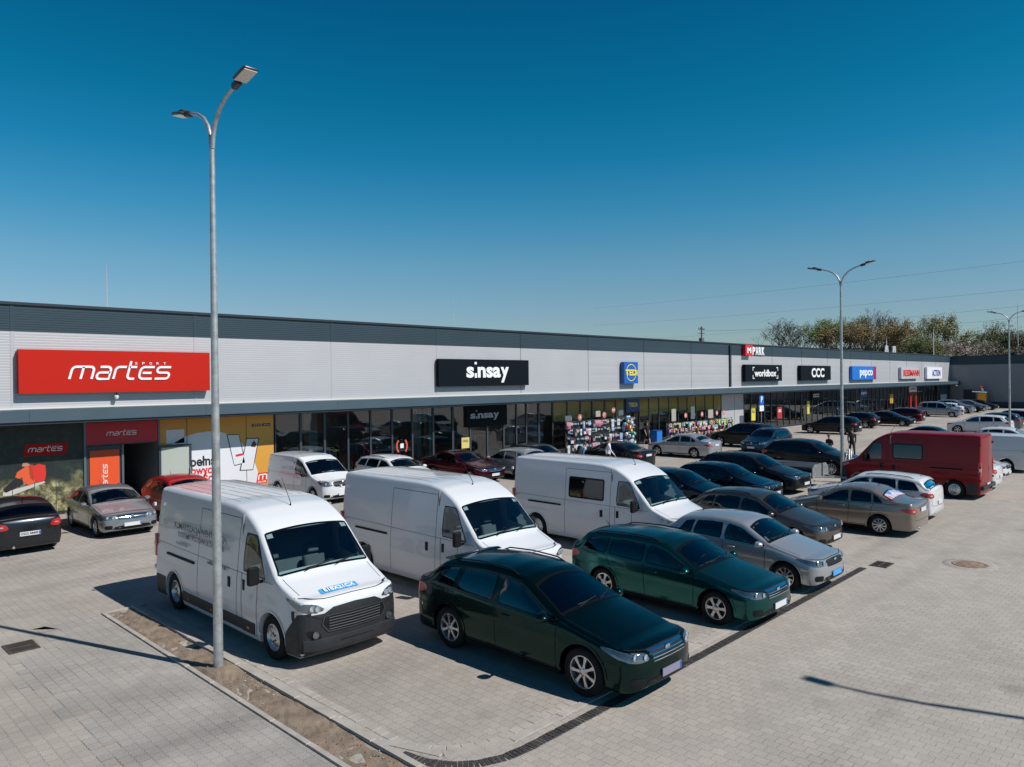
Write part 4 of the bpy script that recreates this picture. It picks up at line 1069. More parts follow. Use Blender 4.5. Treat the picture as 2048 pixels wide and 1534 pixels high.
# shop windows: one part per bay, the pane a sub-part
bays = [(6.9 - 1.4 * k, 8.28 - 1.4 * k) for k in range(0)]
mull = [16.98, 18.30, 19.62, 20.95, 22.30, 23.66, 25.0, 26.45, 27.9, 29.25, 30.6, 32.0, 33.1, 34.0, 35.15, 36.52,
        37.96, 39.35, 40.63, 42.05, 43.37, 44.43]
mull2 = [46.28, 47.55, 48.91, 50.31, 51.67, 53.03, 54.35, 55.85, 57.26, 58.60]
mull3 = [62.66 + 1.372 * k for k in range(44)]
def bay(x0, x1, z0=.12, z1=3.5, g=shop_glass, mw=.045, name='shop_window', trans=None):
    b = MB(); y0, y1 = YF - .05, YF + .05
    b.box(x0, x0 + mw, y0, y1, z0, z1); b.box(x1 - mw, x1, y0, y1, z0, z1); b.box(x0 + mw, x1 - mw, y0, y1, z1 - .09, z1); b.box(x0 + mw, x1 - mw, y0, y1, z0, z0 + .07)
    if trans: b.box(x0 + mw, x1 - mw, y0, y1, trans, trans + .06)
    f = P(b, name, alu_d)
    p = MB(); p.add([(x0 + mw, YF, z0 + .07), (x1 - mw, YF, z0 + .07), (x1 - mw, YF, z1 - .09), (x0 + mw, YF, z1 - .09)], [(0, 1, 2, 3)])
    o = p.build('pane', g, fix=False); o.parent = f; o.matrix_parent_inverse = f.matrix_world.inverted() if False else Matrix.Identity(4)
    return f
for a, e in list(zip(mull, mull[1:])): bay(a, e, mw=.05 if int(a * 10) % 3 else .07)
bay(44.43, 46.28, 2.45)                                  # light over the open door
for a, e in zip(mull2, mull2[1:]): bay(a, e)
for a, e in zip(mull3, mull3[1:]): bay(a, e, trans=2.5 if int(a) % 5 == 0 else None)
bay(122.9, 124.6); b = MB(); b.box(124.6, 129.9, YF - .03, YF + .2, .12, 3.5); P(b, 'pier', wall_d)
# left part: walls behind the printed graphics, and the open entrance
for x0, x1, z0, z1 in ((XL, 9.0, .12, 3.5), (9.0, 10.40, .12, 2.48), (9.0, 11.80, 2.50, 3.5), (11.80, 16.96, .12, 3.5)):
    b = MB(); b.box(x0, x1, YF + .0, YF + .1, z0, z1); P(b, 'shopfront_panel', alu_d)
for x in (9.0, 10.36, 11.76): b = MB(); b.box(x, x + .08, YF - .07, YF - .002, .12, 3.5 if x != 10.36 else 2.5); P(b, 'door_post', mat('frame_grey', (.12, .15, .18), .45, .3))
# east wing closing the car park
wing = empty('side_wing', (XE, 10, 0), 0, 'grey shaded side wing of the retail park closing the far end', 'building')
def Q(mb, name, m):
    o = mb.build(name, m); o.parent = wing; o.matrix_parent_inverse = Matrix.Translation((-XE, -10, 0)); return o
b = MB(); b.box(XE, XE + .4, -70, 61, .9, 6.5); Q(b, 'wall', mat('panel_wing_shaded', (.20, .215, .24), .42, .15, noise=.03, nscale=.5))  # wall panel colour darkened and blued to hold the shade on this face
b = MB(); b.box(XE - .02, XE + .4, -70, YF - .02, 6.5, 7.75); Q(b, 'parapet', wall_d)
b = MB(); b.box(XE - .06, XE + .5, -70, YF - .07, 7.75, 7.86); Q(b, 'coping', cap_m)
b = MB(); b.box(XE - .03, XE + .4, -70, YF - 1.5, 0, .9); Q(b, 'plinth', wall_d)
for k in range(16):
    y = 29 - 6 * k; b = MB(); b.box(XE - .012, XE, y, y + .04, .9, 6.5); Q(b, 'joint_cover', gap_m)
b = MB()
for z in (2.0, 3.1, 4.2, 5.3): b.box(XE - .008, XE, -70, YF - .02, z, z + .025)
Q(b, 'panel_line', gap_m)
b = MB(); b.box(XE + .4, XE + 40, -70, 60, 7.2, 7.35); Q(b, 'roof', MATS['roof_membrane'])
b = MB(); b.box(XE - .05, XE, 28.6, 30.2, .05, 2.7); Q(b, 'door', cap_m)

# ------------------------------------------------------------------ signs
def fit_text(name, body, x0, x1, z0, z1, y, m, parent=None, depth=.02, bold=.0, shear=0., M=None):
    o = text_mesh(name, body, 1.0, m, None, None, depth, bold, shear)
    me = o.data; co = np.array([v.co[:] for v in me.vertices]); lo, hi = co.min(0), co.max(0)
    sx = (x1 - x0) / (hi[0] - lo[0]); sz = (z1 - z0) / (hi[1] - lo[1])
    T = Matrix(((sx, 0, 0, x0 - lo[0] * sx), (0, 0, -1, y), (0, sz, 0, z0 - lo[1] * sz), (0, 0, 0, 1)))
    me.transform((M @ T) if M else T)
    if parent: o.parent = parent; o.matrix_parent_inverse = parent_inv(parent)
    return o
def parent_inv(p):
    m = Matrix.Identity(4); q = p
    while q:
        m = Matrix.LocRotScale(q.location, q.rotation_euler, None) @ m; q = q.parent if False else None
    return m.inverted()
def strokes(lines, wd, y, depth, X, Z, mb):
    """flat letter strokes with round joins; X, Z map letter space to the wall"""
    for ln in lines:
        pts = [Vector((a, 0, b)) for a, b in ln]; n = len(pts); L_, R_ = [], []
        for i, p in enumerate(pts):
            t = (pts[min(i + 1, n - 1)] - pts[max(0, i - 1)]).normalized(); q = Vector((-t.z, 0, t.x)) * wd / 2
            L_.append(p + q); R_.append(p - q)
        vs = []
        for d in (0, -depth):
            for a, b in zip(L_, R_):
                for v in (a, b): vs.append((X(v.x, v.z), y + d, Z(v.x, v.z)))
        k = 2 * n; fs = []
        for i in range(n - 1):
            a = 2 * i; fs += [(k + a, k + a + 1, k + a + 3, k + a + 2), (a, a + 2, k + a + 2, k + a), (a + 1, k + a + 1, k + a + 3, a + 3)]
        fs += [(0, 1, k + 1, k), (k - 2, 2 * k - 2, 2 * k - 1, k - 1)]
        mb.add(vs, fs)
def arcp(cx, cz, rx, rz, a0, a1, n=6): return [(cx + rx * math.cos(R(a0 + (a1 - a0) * i / n)), cz + rz * math.sin(R(a0 + (a1 - a0) * i / n))) for i in range(n + 1)]
def martes_logo(x0, x1, z0, h, y, m, parent, small=True, rot=None, depth=.03):
    g = []; x = 0; q = .3
    g += [[(x, 0), (x, .7)] + arcp(x + q, .7, q, q, 180, 90) + arcp(x + 1.7 - q, .7, q, q, 90, 0) + [(x + 1.7, 0)], [(x + .85, 1), (x + .85, 0)]]; x += 2.05
    g += [[(x + .1, 1)] + arcp(x + 1 - q, .7, q, q, 90, 0) + [(x + 1, 0)] + arcp(x + .25, .27, .25, .27, 270, 90) + [(x + 1, .54)]]; x += 1.38
    g += [[(x, 0), (x, .7)] + arcp(x + q, .7, q, q, 180, 90) + [(x + .85, 1)]]; x += 1.1
    g += [[(x, 1.5)] + arcp(x + q, .3, q, q, 180, 270) + [(x + .62, 0)], [(x, 1), (x + .62, 1)]]; x += .98
    g += [[(x + 1.15, 1)] + arcp(x + .35, .65, .35, .35, 90, 180) + arcp(x + .35, .35, .35, .35, 180, 270) + [(x + 1.15, 0)], [(x + .25, .5), (x + 1.0, .5)]]; x += 1.45
    g += [[(x + 1.15, 1)] + arcp(x + .25, .76, .25, .24, 90, 270) + arcp(x + .9, .26, .25, .26, 90, -90) + [(x - .05, 0)]]; x += 1.15
    sh = .28; W_ = x + .2; s_ = (x1 - x0) / (W_ + sh)
    if rot is None: X = lambda a, b: x0 + .1 * s_ + (a + sh * b) * s_; Z = lambda a, b: z0 + b * h
    else: X = lambda a, b: rot[0] - b * h; Z = lambda a, b: rot[1] + (a + sh * b) * s_
    b = MB(); strokes(g, .19, y, depth, X, Z, b)
    o = b.build('lettering', m, fix=True); o.parent = parent; o.matrix_parent_inverse = parent_inv(parent)
    if small:
        for i, ch in enumerate('SPORT'):
            a = x0 + (5.35 + .62 * i) * s_; zz = z0 + h * 1.22
            if rot is None: fit_text('small_letter', ch, a, a + .22 * s_, zz, zz + .2 * h, y, m, parent, depth * .6, .01)
    return o
lw = mat('letter_white_lit', (.82, .83, .84), .4)
def sign(x0, x1, z0, z1, col, label, d=.22, name='shop_sign', y=None, cat='sign', group='shop signs along the upper wall', m=None):
    y1 = (YF - .06) if y is None else y
    r = empty(name, ((x0 + x1) / 2, y1, z0), 0, label, cat, group)
    b = MB(); cx = (x0 + x1) / 2
    b.box(x0 - cx, x1 - cx, -d, 0, 0, z1 - z0)
    o = b.build('panel', m or mat('sign_' + name + label[:9], col, .45), r)
    if y is None:
        b = MB()
        for t in (.15, .85): b.box((x0 - cx) + (x1 - x0) * t - .04, (x0 - cx) + (x1 - x0) * t + .04, 0, .055, .1, z1 - z0 - .1)
        b.build('bracket', cap_m, r)
    return r, y1 - d
red_s = mat('sign_red', (.48, .016, .008), .6, spec=.15)
r, y = sign(6.83, 13.85, 4.60, 6.22, None, 'long red sports shop sign with white italic lettering', .26, m=red_s); martes_logo(8.41, 12.26, 5.12, .47, y - .001, lw, r)
blk = mat('sign_black', (.004, .007, .012), .6, spec=.12)
r, y = sign(26.7, 34.0, 4.58, 6.13, None, 'wide black clothes shop sign reading sinsay in white', .22, m=blk)
def sinsay(x0, x1, z0, zx, zd, y, r, m, d=.03):
    w_ = x1 - x0
    fit_text('lettering', 's', x0, x0 + w_ * .17, z0, zx, y, m, r, d, .035); fit_text('lettering', 'nsa', x0 + w_ * .255, x0 + w_ * .80, z0, zx, y, m, r, d, .035)
    fit_text('lettering', 'y', x0 + w_ * .80, x1, z0 - (zx - z0) * .46, zx, y, m, r, d, .035)
    for a, e in ((z0, z0 + (zx - z0) * .42), (zd - (zx - z0) * .22, zd)):
        b = MB(); b.box(x0 + w_ * .185, x0 + w_ * .235, y - d, y, a, e); o = b.build('letter_dot', m); o.parent = r; o.matrix_parent_inverse = parent_inv(r)
sinsay(28.74, 32.2, 5.06, 5.70, 5.98, y - .001, r, lw)
blu = mat('sign_blue', (.012, .11, .42), .4); yel = mat('sign_yellow', (.80, .66, .10), .4)
def ring_on(cx, cz, rx, rz, y, w_, m, r, d=.01, name='ring'):
    b = MB(); n = 32; vs = []
    for k in range(n):
        a = 2 * math.pi * k / n
        for q in (1, 1 - w_ / rx):
            for yy in (y, y - d): vs.append((cx + rx * q * math.cos(a), yy, cz + rz * (1 - (1 - q) * rx / rz) * math.sin(a)))
    b.add(vs, [(4 * k + a, 4 * ((k + 1) % n) + a, 4 * ((k + 1) % n) + c, 4 * k + c) for k in range(n) for a, c in ((1, 3), (0, 1), (3, 2))])
    o = b.build(name, m); o.parent = r; o.matrix_parent_inverse = parent_inv(r)
r, y = sign(44.0, 45.7, 4.56, 6.13, None, 'small square blue sign with yellow TEDi lettering in a ring', .3, m=blu)
ring_on(44.85, 5.36, .62, .62, y - .001, .05, yel, r); fit_text('lettering', 'TEDi', 44.12, 45.6, 5.14, 5.58, y - .012, yel, r, .02, .04)
r, y = sign(62.4, 69.85, 4.55, 6.08, None, 'black sign reading worldbox in white between square brackets', .3, m=blk)
fit_text('lettering', 'worldbox', 64.1, 68.6, 4.98, 5.62, y - .001, lw, r, .02, .03)
for a, sg in ((63.75, 1), (68.95, -1)):
    for zc, s2 in ((5.82, -1), (4.82, 1)):
        b = MB(); b.box(min(a, a + sg * .35), max(a, a + sg * .35), y - .02, y - .001, zc - .04, zc + .04); b.box(min(a, a + sg * .09), max(a, a + sg * .09), y - .02, y - .001, min(zc + s2 * .041, zc + s2 * .3), max(zc + s2 * .041, zc + s2 * .3))
        o = b.build('bracket_mark', lw); o.parent = r; o.matrix_parent_inverse = parent_inv(r)
r, y = sign(74.2, 81.9, 4.55, 6.07, None, 'black sign reading CCC in bold white letters', .3, m=blk)
fit_text('lettering', 'CCC', 76.8, 80.1, 4.85, 5.82, y - .001, lw, r, .02, .035)
r, y = sign(88.2, 96.0, 4.52, 6.08, None, 'blue and purple sign reading pepco in white', .3, m=mat('sign_blue_bright', (.015, .17, .60), .4))
fit_text('lettering', 'pepco', 90.5, 94.8, 4.70, 5.66, y - .001, lw, r, .02, .03)
b = MB(); b.box(95.05, 96.01, y - .004, y + .1, 4.52, 6.08); o = b.build('red_stripe', mat('sign_red_stripe', (.32, .02, .12), .4)); o.parent = r; o.matrix_parent_inverse = parent_inv(r)
r, y = sign(105.5, 112.9, 4.52, 6.02, None, 'pale grey sign reading RESSMANN in red', .3, m=mat('sign_grey', (.50, .50, .515), .4))
fit_text('lettering', 'RESSMANN', 106.3, 113.2, 4.85, 5.72, y - .001, mat('letter_red', (.65, .03, .03), .4), r, .03, .03)
r, y = sign(116.8, 124.2, 4.46, 6.12, None, 'white sign reading ACTION in dark blue at the far end', .3, m=mat('sign_white', (.80, .82, .86), .4))
fit_text('lettering', 'ACTION', 119.2, 123.3, 4.80, 5.74, y - .001, mat('letter_navy', (.02, .04, .30), .4), r, .02, .02)
r, y = sign(62.45, 63.8, 6.90, 7.86, None, 'small red square sign with a white M on the dark parapet', .3, m=mat('sign_red_bright', (.70, .015, .03), .4))
fit_text('lettering', 'M', 62.75, 63.5, 7.12, 7.62, y - .001, lw, r, .02, .05)
r = empty('roof_letters', (65.5, YF - .05, 6.95), 0, 'white standing letters PARK on the dark parapet beside the red square', 'letters')
for i, ch in enumerate('PARK'): fit_text('letter', ch, 64.25 + .62 * i, 64.80 + .62 * i, 6.98, 7.72, YF - .07, lw, r, .06, .04)
# signs and prints at shop level
shop_g = 'signs inside the shopfronts'
r, y = sign(9.06, 11.74, 2.56, 3.41, None, 'dark red sign with white italic lettering above the open entrance', .04, y=YF - .02, group=shop_g, m=mat('sign_red_deep', (.50, .012, .03), .45))
martes_logo(9.8, 10.95, 2.88, .14, y - .001, lw, r, small=True, depth=.01)
r = empty('shop_sign', (7.7, YF - .03, 2.28), 0, 'slanted red sign with white italic lettering on the hiker poster', 'sign', shop_g)
b = MB(); b.prism([(7.0, 2.29), (8.40, 2.28), (8.48, 2.72), (7.08, 2.73)], YF - .035, YF - .02, 'xz'); o = b.build('panel', red_s); o.parent = r; o.matrix_parent_inverse = parent_inv(r)
martes_logo(7.14, 8.30, 2.43, .14, YF - .036, lw, r, depth=.008)
r = empty('door_panel', (9.75, YF - .03, .12), 0, 'bright orange door panel with vertical white lettering', 'panel')
b = MB(); b.box(9.21, 10.28, YF - .035, YF - .005, .14, 2.32); o = b.build('panel', mat('panel_orange', (.72, .085, .02), .45)); o.parent = r; o.matrix_parent_inverse = parent_inv(r)
martes_logo(0, 1.15, 0, .14, YF - .036, lw, r, small=False, rot=(9.83, .65), depth=.006)
# open door leaf, swung out
r = empty('door_leaf', (11.78, YF - .06, .12), R(-8), 'open glazed entrance door leaf with pale obscured glass and dark frame', 'door')
b = MB(); wl = 1.28; hl = 2.24
b.box(0, .09, -.05, 0, 0, hl); b.box(wl - .09, wl, -.05, 0, 0, hl); b.box(.09, wl - .09, -.05, 0, hl - .10, hl); b.box(.09, wl - .09, -.05, 0, 0, .12); b.build('frame', alu_d, r)
b = MB(); b.box(.09, wl - .09, -.03, -.02, .12, hl - .10); b.build('pane', mat('obscured_glass', (.42, .46, .42), .15), r)
b = MB(); b.tube([(wl - .06, -.06, .85), (wl - .06, -.12, .87), (wl - .06, -.12, 1.25), (wl - .06, -.06, 1.27)], .014, 6); b.build('door_handle', chrome, r)
# printed banner with phones
YB = YF - .012
ban = empty('printed_banner', (14.4, YB, .12), 0, 'orange and white printed banner with red and black words and two phones', 'banner')
def flat(poly, y, m, name, par, d=.003):
    b = MB(); b.prism(poly, y - d, y, 'xz'); o = b.build(name, m); o.parent = par; o.matrix_parent_inverse = parent_inv(par); return o
flat([(11.86, .14), (16.92, .14), (16.92, 3.42), (11.86, 3.42)], YB, mat('print_orange', (.62, .31, .05), .5), 'backing', ban, .006)
dome = [(11.9, .15), (11.9, 1.9), (12.3, 2.35), (12.86, 2.65), (13.35, 2.78), (13.9, 2.82), (14.4, 2.77), (14.9, 2.60), (15.3, 2.32), (15.6, 1.98), (15.9, 1.5), (16.13, .89), (16.2, .15)]
flat(dome[::-1], YB - .006, mat('print_white', (.66, .68, .72), .5), 'white_area', ban)
for x in (12.96, 14.26, 15.60): flat([(x - .012, .14), (x + .012, .14), (x + .012, 3.42), (x - .012, 3.42)], YB - .010, cap_m, 'joint', ban)
flat([(12.11, 2.40), (12.85, 2.40), (12.85, 2.97), (12.11, 2.97)], YB - .006, MATS['print_white'], 'card', ban)
pb = mat('print_black', (.012, .012, .016), .5); pr = mat('print_red', (.60, .015, .015), .5)
fit_text('lettering', 'pełna', 13.1, 14.2, 1.21, 1.78, YB - .009, pb, ban, .001, .03)
fit_text('lettering', 'owych', 13.1, 14.2, .88, 1.36, YB - .009, pr, ban, .001, .03)
fit_text('lettering', 'wości', 13.1, 14.1, .62, 1.06, YB - .009, pr, ban, .001, .03)
def phone(p, m2):
    flat(p, YB - .010, pb, 'phone_outline', ban); c_ = (sum(a for a, _ in p) / 4, sum(b_ for _, b_ in p) / 4)
    flat([(c_[0] + (a - c_[0]) * .88, c_[1] + (b_ - c_[1]) * .95) for a, b_ in p], YB - .0135, m2, 'phone_screen', ban)
phone([(15.02, 1.22), (15.58, 1.30), (15.25, 2.62), (14.68, 2.64)], MATS['print_white']); phone([(15.26, .98), (15.90, .95), (16.22, 2.40), (15.62, 2.42)], MATS['print_white'])
flat([(15.08, 1.62), (15.42, 1.66), (15.44, 1.76), (15.10, 1.72)], YB - .017, pr, 'red_button', ban)
flat([(15.80, 2.02), (16.02, 1.98), (16.08, 2.12), (15.95, 2.30), (15.85, 2.14)], YB - .017, mat('print_brown', (.10, .05, .035), .6), 'photo', ban)
for a in (15.87, 16.35): flat([(a, 2.92), (a + .42, 2.92), (a + .42, 3.04), (a, 3.04)], YB - .006, pb, 'badge', ban); fit_text('badge_lettering', 'Google Play' if a < 16 else 'App Store', a + .08, a + .39, 2.95, 3.01, YB - .010, lw, ban, .001)
flat([(16.04, .32), (16.56, .32), (16.64, .80), (16.14, .80)], YB - .010, mat('print_red_bright', (.72, .03, .01), .5), 'club_badge', ban)
mb_ = MB(); strokes([[(0, 0), (0, .6)] + arcp(.3, .6, .3, .3, 180, 90) + arcp(1.1, .6, .3, .3, 90, 0) + [(1.4, 0)], [(.7, .9), (.7, 0)]], .2, YB - .014, .003, lambda a, b_: 16.16 + .27 * a + .03 * b_, lambda a, b_: .48 + .26 * b_, mb_)
o = mb_.build('club_lettering', lw); o.parent = ban; o.matrix_parent_inverse = parent_inv(ban); fit_text('club_lettering', 'CLUB', 16.12, 16.52, .35, .43, YB - .014, lw, ban, .001, .02)
# hiker poster
po = empty('hiker_poster', (1.5, YB, .12), 0, 'large printed poster of a hiker in an orange jacket before a dark forest', 'poster')
pm = bpy.data.materials.new('print_landscape'); pm.use_nodes = True; n = pm.node_tree; bb = n.nodes['Principled BSDF']
g = n.nodes.new('ShaderNodeNewGeometry'); sp = n.nodes.new('ShaderNodeSeparateXYZ'); n.links.new(g.outputs[0], sp.inputs[0])
def cramp(fac, stops):
    c_ = n.nodes.new('ShaderNodeValToRGB'); e = c_.color_ramp.elements
    e[0].position, e[0].color = stops[0][0], (*stops[0][1], 1); e[1].position, e[1].color = stops[-1][0], (*stops[-1][1], 1)
    for p_, c2 in stops[1:-1]: q_ = e.new(p_); q_.color = (*c2, 1)
    n.links.new(fac, c_.inputs[0]); return c_.outputs[0]
n1 = n.nodes.new('ShaderNodeTexNoise'); n1.inputs['Scale'].default_value = 3.2; n1.inputs['Detail'].default_value = 8; n1.inputs['Roughness'].default_value = .7; n.links.new(g.outputs[0], n1.inputs['Vector'])
n2 = n.nodes.new('ShaderNodeTexNoise'); n2.inputs['Scale'].default_value = 1.6; n2.inputs['Detail'].default_value = 6; n.links.new(g.outputs[0], n2.inputs['Vector'])
forest = cramp(n1.outputs[0], [(.42, (.006, .012, .012)), (.60, (.014, .026, .018)), (.72, (.04, .06, .035)), (.80, (.25, .28, .25))])
meadow = cramp(n1.outputs[0], [(.38, (.03, .03, .02)), (.49, (.13, .125, .06)), (.6, (.42, .39, .20)), (.7, (.52, .48, .28))])
mr = n.nodes.new('ShaderNodeMapRange'); ma = n.nodes.new('ShaderNodeMath'); ma.operation = 'MULTIPLY_ADD'
n.links.new(n2.outputs[0], ma.inputs[0]); ma.inputs[1].default_value = 2.2; n.links.new(sp.outputs[2], ma.inputs[2]); n.links.new(ma.outputs[0], mr.inputs[0])
mr.inputs[1].default_value = 2.35; mr.inputs[2].default_value = 2.6
mx = n.nodes.new('ShaderNodeMix'); mx.data_type = 'RGBA'; n.links.new(mr.outputs[0], mx.inputs[0]); n.links.new(meadow, mx.inputs[6]); n.links.new(forest, mx.inputs[7]); n.links.new(mx.outputs[2], bb.inputs['Base Color']); bb.inputs['Roughness'].default_value = .5
flat([(-5.8, .13), (8.98, .13), (8.98, 3.46), (-5.8, 3.46)], YB, pm, 'backing', po, .006)
for x in (7.35, 8.05, 6.65, 5.95): flat([(x - .01, .13), (x + .01, .13), (x + .01, 3.46), (x - .01, 3.46)], YB - .009, cap_m, 'joint', po)
og = mat('print_jacket', (.68, .10, .03), .5); og2 = mat('print_backpack', (.62, .03, .02), .5)
HK = lambda pts: [(6.36 + a / 3.836 * .0172 - 0, 2.155 - (b_ - 1250) / 3.836 * .0172 + 0) for a, b_ in pts]
flat(HK([(0, 1530), (0, 1500), (290, 1437), (300, 1450), (60, 1530)])[::-1], YB - .008, mat('print_wood', (.52, .48, .44), .5), 'bench_board', po)
flat(HK([(0, 1475), (95, 1385), (150, 1420), (140, 1450), (20, 1505)])[::-1], YB - .010, pb, 'trousers', po)
flat(HK([(85, 1385), (100, 1345), (150, 1310), (185, 1290), (240, 1310), (250, 1380), (220, 1440), (185, 1463), (140, 1430), (135, 1390), (110, 1400)])[::-1], YB - .013, og, 'jacket', po)
flat(HK([(180, 1300), (205, 1290), (240, 1318), (225, 1370), (215, 1430), (190, 1400)])[::-1], YB - .0145, mat('print_jacket_shade', (.40, .04, .015), .5), 'jacket_fold', po)
flat(HK([(205, 1310), (250, 1290), (300, 1305), (305, 1380), (295, 1430), (240, 1445), (215, 1400)])[::-1], YB - .017, og2, 'backpack', po)
flat(HK([(132, 1300), (140, 1272), (165, 1262), (190, 1270), (188, 1295), (160, 1305)])[::-1], YB - .016, mat('print_skin', (.42, .22, .15), .5), 'head', po)
flat(HK([(136, 1275), (150, 1257), (180, 1255), (196, 1272), (190, 1288), (165, 1272)])[::-1], YB - .019, mat('print_hair', (.03, .018, .012), .5), 'hair', po)
# signs in the other windows
r, y = sign(28.84, 32.2, 2.2, 3.42, None, 'black lightbox reading sinsay inside the glass shopfront', .06, y=YF - .06, group=shop_g, m=blk); sinsay(29.17, 31.5, 2.68, 2.98, 3.16, y - .001, r, mat('letter_grey_lit', (.42, .44, .47), .5), .01)
r, y = sign(44.5, 46.2, 2.5, 3.48, None, 'dark blue lightbox reading TEDi over the shop door', .06, y=YF - .06, group=shop_g, m=mat('sign_blue_deep', (.008, .06, .22), .5)); ring_on(45.35, 3.0, .4, .42, y - .001, .03, mat('ring_dim', (.1, .2, .35), .5), r); fit_text('lettering', 'TEDi', 44.8, 45.9, 2.85, 3.15, y - .012, yel, r, .01, .03)
r, y = sign(77.4, 79.8, 2.5, 3.40, None, 'black lightbox reading CCC in the shopfront', .06, y=YF - .06, group=shop_g, m=blk); fit_text('lettering', 'CCC', 77.8, 79.3, 2.75, 3.12, y - .001, lw, r, .01, .03)
r, y = sign(91.4, 93.7, 2.45, 3.35, None, 'deep blue lightbox reading pepco in the shopfront', .06, y=YF - .06, group=shop_g, m=MATS['sign_blue_deep']); fit_text('lettering', 'pepco', 91.6, 93.4, 2.68, 3.05, y - .001, lw, r, .01, .01)
r, y = sign(109.6, 112.8, 2.7, 3.45, None, 'white lightbox with small red lettering at the far shop door', .06, y=YF - .06, group=shop_g, m=MATS['sign_white']); fit_text('lettering', 'RESSMANN', 110.2, 112.3, 2.98, 3.22, y - .001, MATS['letter_red'], r, .01, .02)
for x in (109.9, 112.2): b = MB(); b.box(x, x + .3, YF - .16, YF - .06, .1, 2.6); b.build('door_pillar', mat('pillar_red', (.60, .02, .02), .5), label=('left' if x < 111 else 'right') + ' red pillar of the far drugstore entrance', cat='pillar', group='red entrance pillars')
# coloured posters in windows
def poster(x0, x1, z0, z1, col, label, txt=None, tc=None, y=YF - .03):
    r = empty('window_poster', ((x0 + x1) / 2, y, z0), 0, label, 'poster', 'posters in the shop windows')
    flat([(x0, z0), (x1, z0), (x1, z1), (x0, z1)], y, mat('poster_' + label[:12], col, .5), 'sheet', r, .004)
    if txt: fit_text('lettering', txt, x0 + (x1 - x0) * .15, x1 - (x1 - x0) * .15, z0 + (z1 - z0) * .55, z0 + (z1 - z0) * .8, y - .005, tc or pb, r, .001, .02)
poster(28.55, 29.15, 1.0, 1.62, (.62, .52, .18), 'pale yellow paper notice on the glass beside the sinsay door', 'UWAGA')
poster(64.05, 64.9, .95, 2.2, (.66, .58, .06), 'tall yellow poster at the left end of the far shopfront', 'SALE')
poster(76.3, 77.0, 1.05, 2.4, (.62, .56, .08), 'narrow yellow poster beside the black CCC lightbox', 'SALE')
poster(69.4, 70.5, .9, 2.0, (.42, .03, .03), 'dark red poster behind the glass right of the parking sign', '-50%', lw)
poster(102.0, 103.2, 1.4, 2.6, (.55, .30, .04), 'orange poster near the far red pillars', '2+1', lw)
r = empty('round_sticker', (24.3, YF - .02, 1.2), 0, 'two orange arcs around a small white label on the glass', 'sticker')
for a0 in (130, -50):
    mb_ = MB(); strokes([arcp(0, 0, .34, .40, a0, a0 + 100, 10)], .10, YF - .02, .004, lambda a, c: 24.3 + a, lambda a, c: 1.45 + c, mb_)
    o = mb_.build('arc', mat('sticker_orange', (.62, .09, .03), .5)); o.parent = r; o.matrix_parent_inverse = parent_inv(r)
flat([(24.19, 1.34), (24.41, 1.34), (24.41, 1.58), (24.19, 1.58)], YF - .02, lw, 'label', r)
for k, (cx, rr_) in enumerate(((17.55, .36), (18.25, .36))):
    r = empty('ring_decal', (cx, YF - .02, .8), 0, ('left' if k == 0 else 'right') + ' thin white ring drawn on the glass above the small white van', 'decal', 'white rings on the glass'); ring_on(cx, .95, rr_, .42, YF - .015, .03, lw, r, .003)
# yellow hatched window film of the TEDi shop, one film per bay
def film_mat():
    m = bpy.data.materials.new('hatched_film'); m.use_nodes = True; n = m.node_tree; n.nodes.clear()
    o = n.nodes.new('ShaderNodeOutputMaterial'); g = n.nodes.new('ShaderNodeNewGeometry'); s_ = n.nodes.new('ShaderNodeSeparateXYZ'); n.links.new(g.outputs[0], s_.inputs[0])
    a = n.nodes.new('ShaderNodeMath'); a.operation = 'MULTIPLY_ADD'; n.links.new(s_.outputs[0], a.inputs[0]); a.inputs[1].default_value = -1.35; n.links.new(s_.outputs[2], a.inputs[2])
    p = n.nodes.new('ShaderNodeMath'); p.operation = 'FRACT'; q = n.nodes.new('ShaderNodeMath'); q.operation = 'MULTIPLY'; q.inputs[1].default_value = 6.2; n.links.new(a.outputs[0], q.inputs[0]); n.links.new(q.outputs[0], p.inputs[0])
    l = n.nodes.new('ShaderNodeMath'); l.operation = 'GREATER_THAN'; l.inputs[1].default_value = .52; n.links.new(p.outputs[0], l.inputs[0])
    d = n.nodes.new('ShaderNodeBsdfDiffuse'); d.inputs[0].default_value = (.60, .46, .13, 1); t = n.nodes.new('ShaderNodeBsdfTransparent')
    mx = n.nodes.new('ShaderNodeMixShader'); n.links.new(l.outputs[0], mx.inputs[0]); n.links.new(t.outputs[0], mx.inputs[1]); n.links.new(d.outputs[0], mx.inputs[2]); n.links.new(mx.outputs[0], o.inputs[0]); return m
fm_ = film_mat(); random.seed(5)
for a, e in list(zip(mull[15:], mull[16:])) + list(zip(mull2, mull2[1:])):
    zl = (2.15 if a < 46 else 2.2) + random.uniform(-.12, .1)
    b = MB(); b.add([(a + .06, YF - .012, zl), (e - .06, YF - .012, zl + .05), (e - .06, YF - .012, 3.4), (a + .06, YF - .012, 3.4)], [(0, 1, 2, 3)]); o = b.build('window_film', fm_, fix=False); o.parent = bld; o.matrix_parent_inverse = Matrix.Translation((-50, -38, 0))
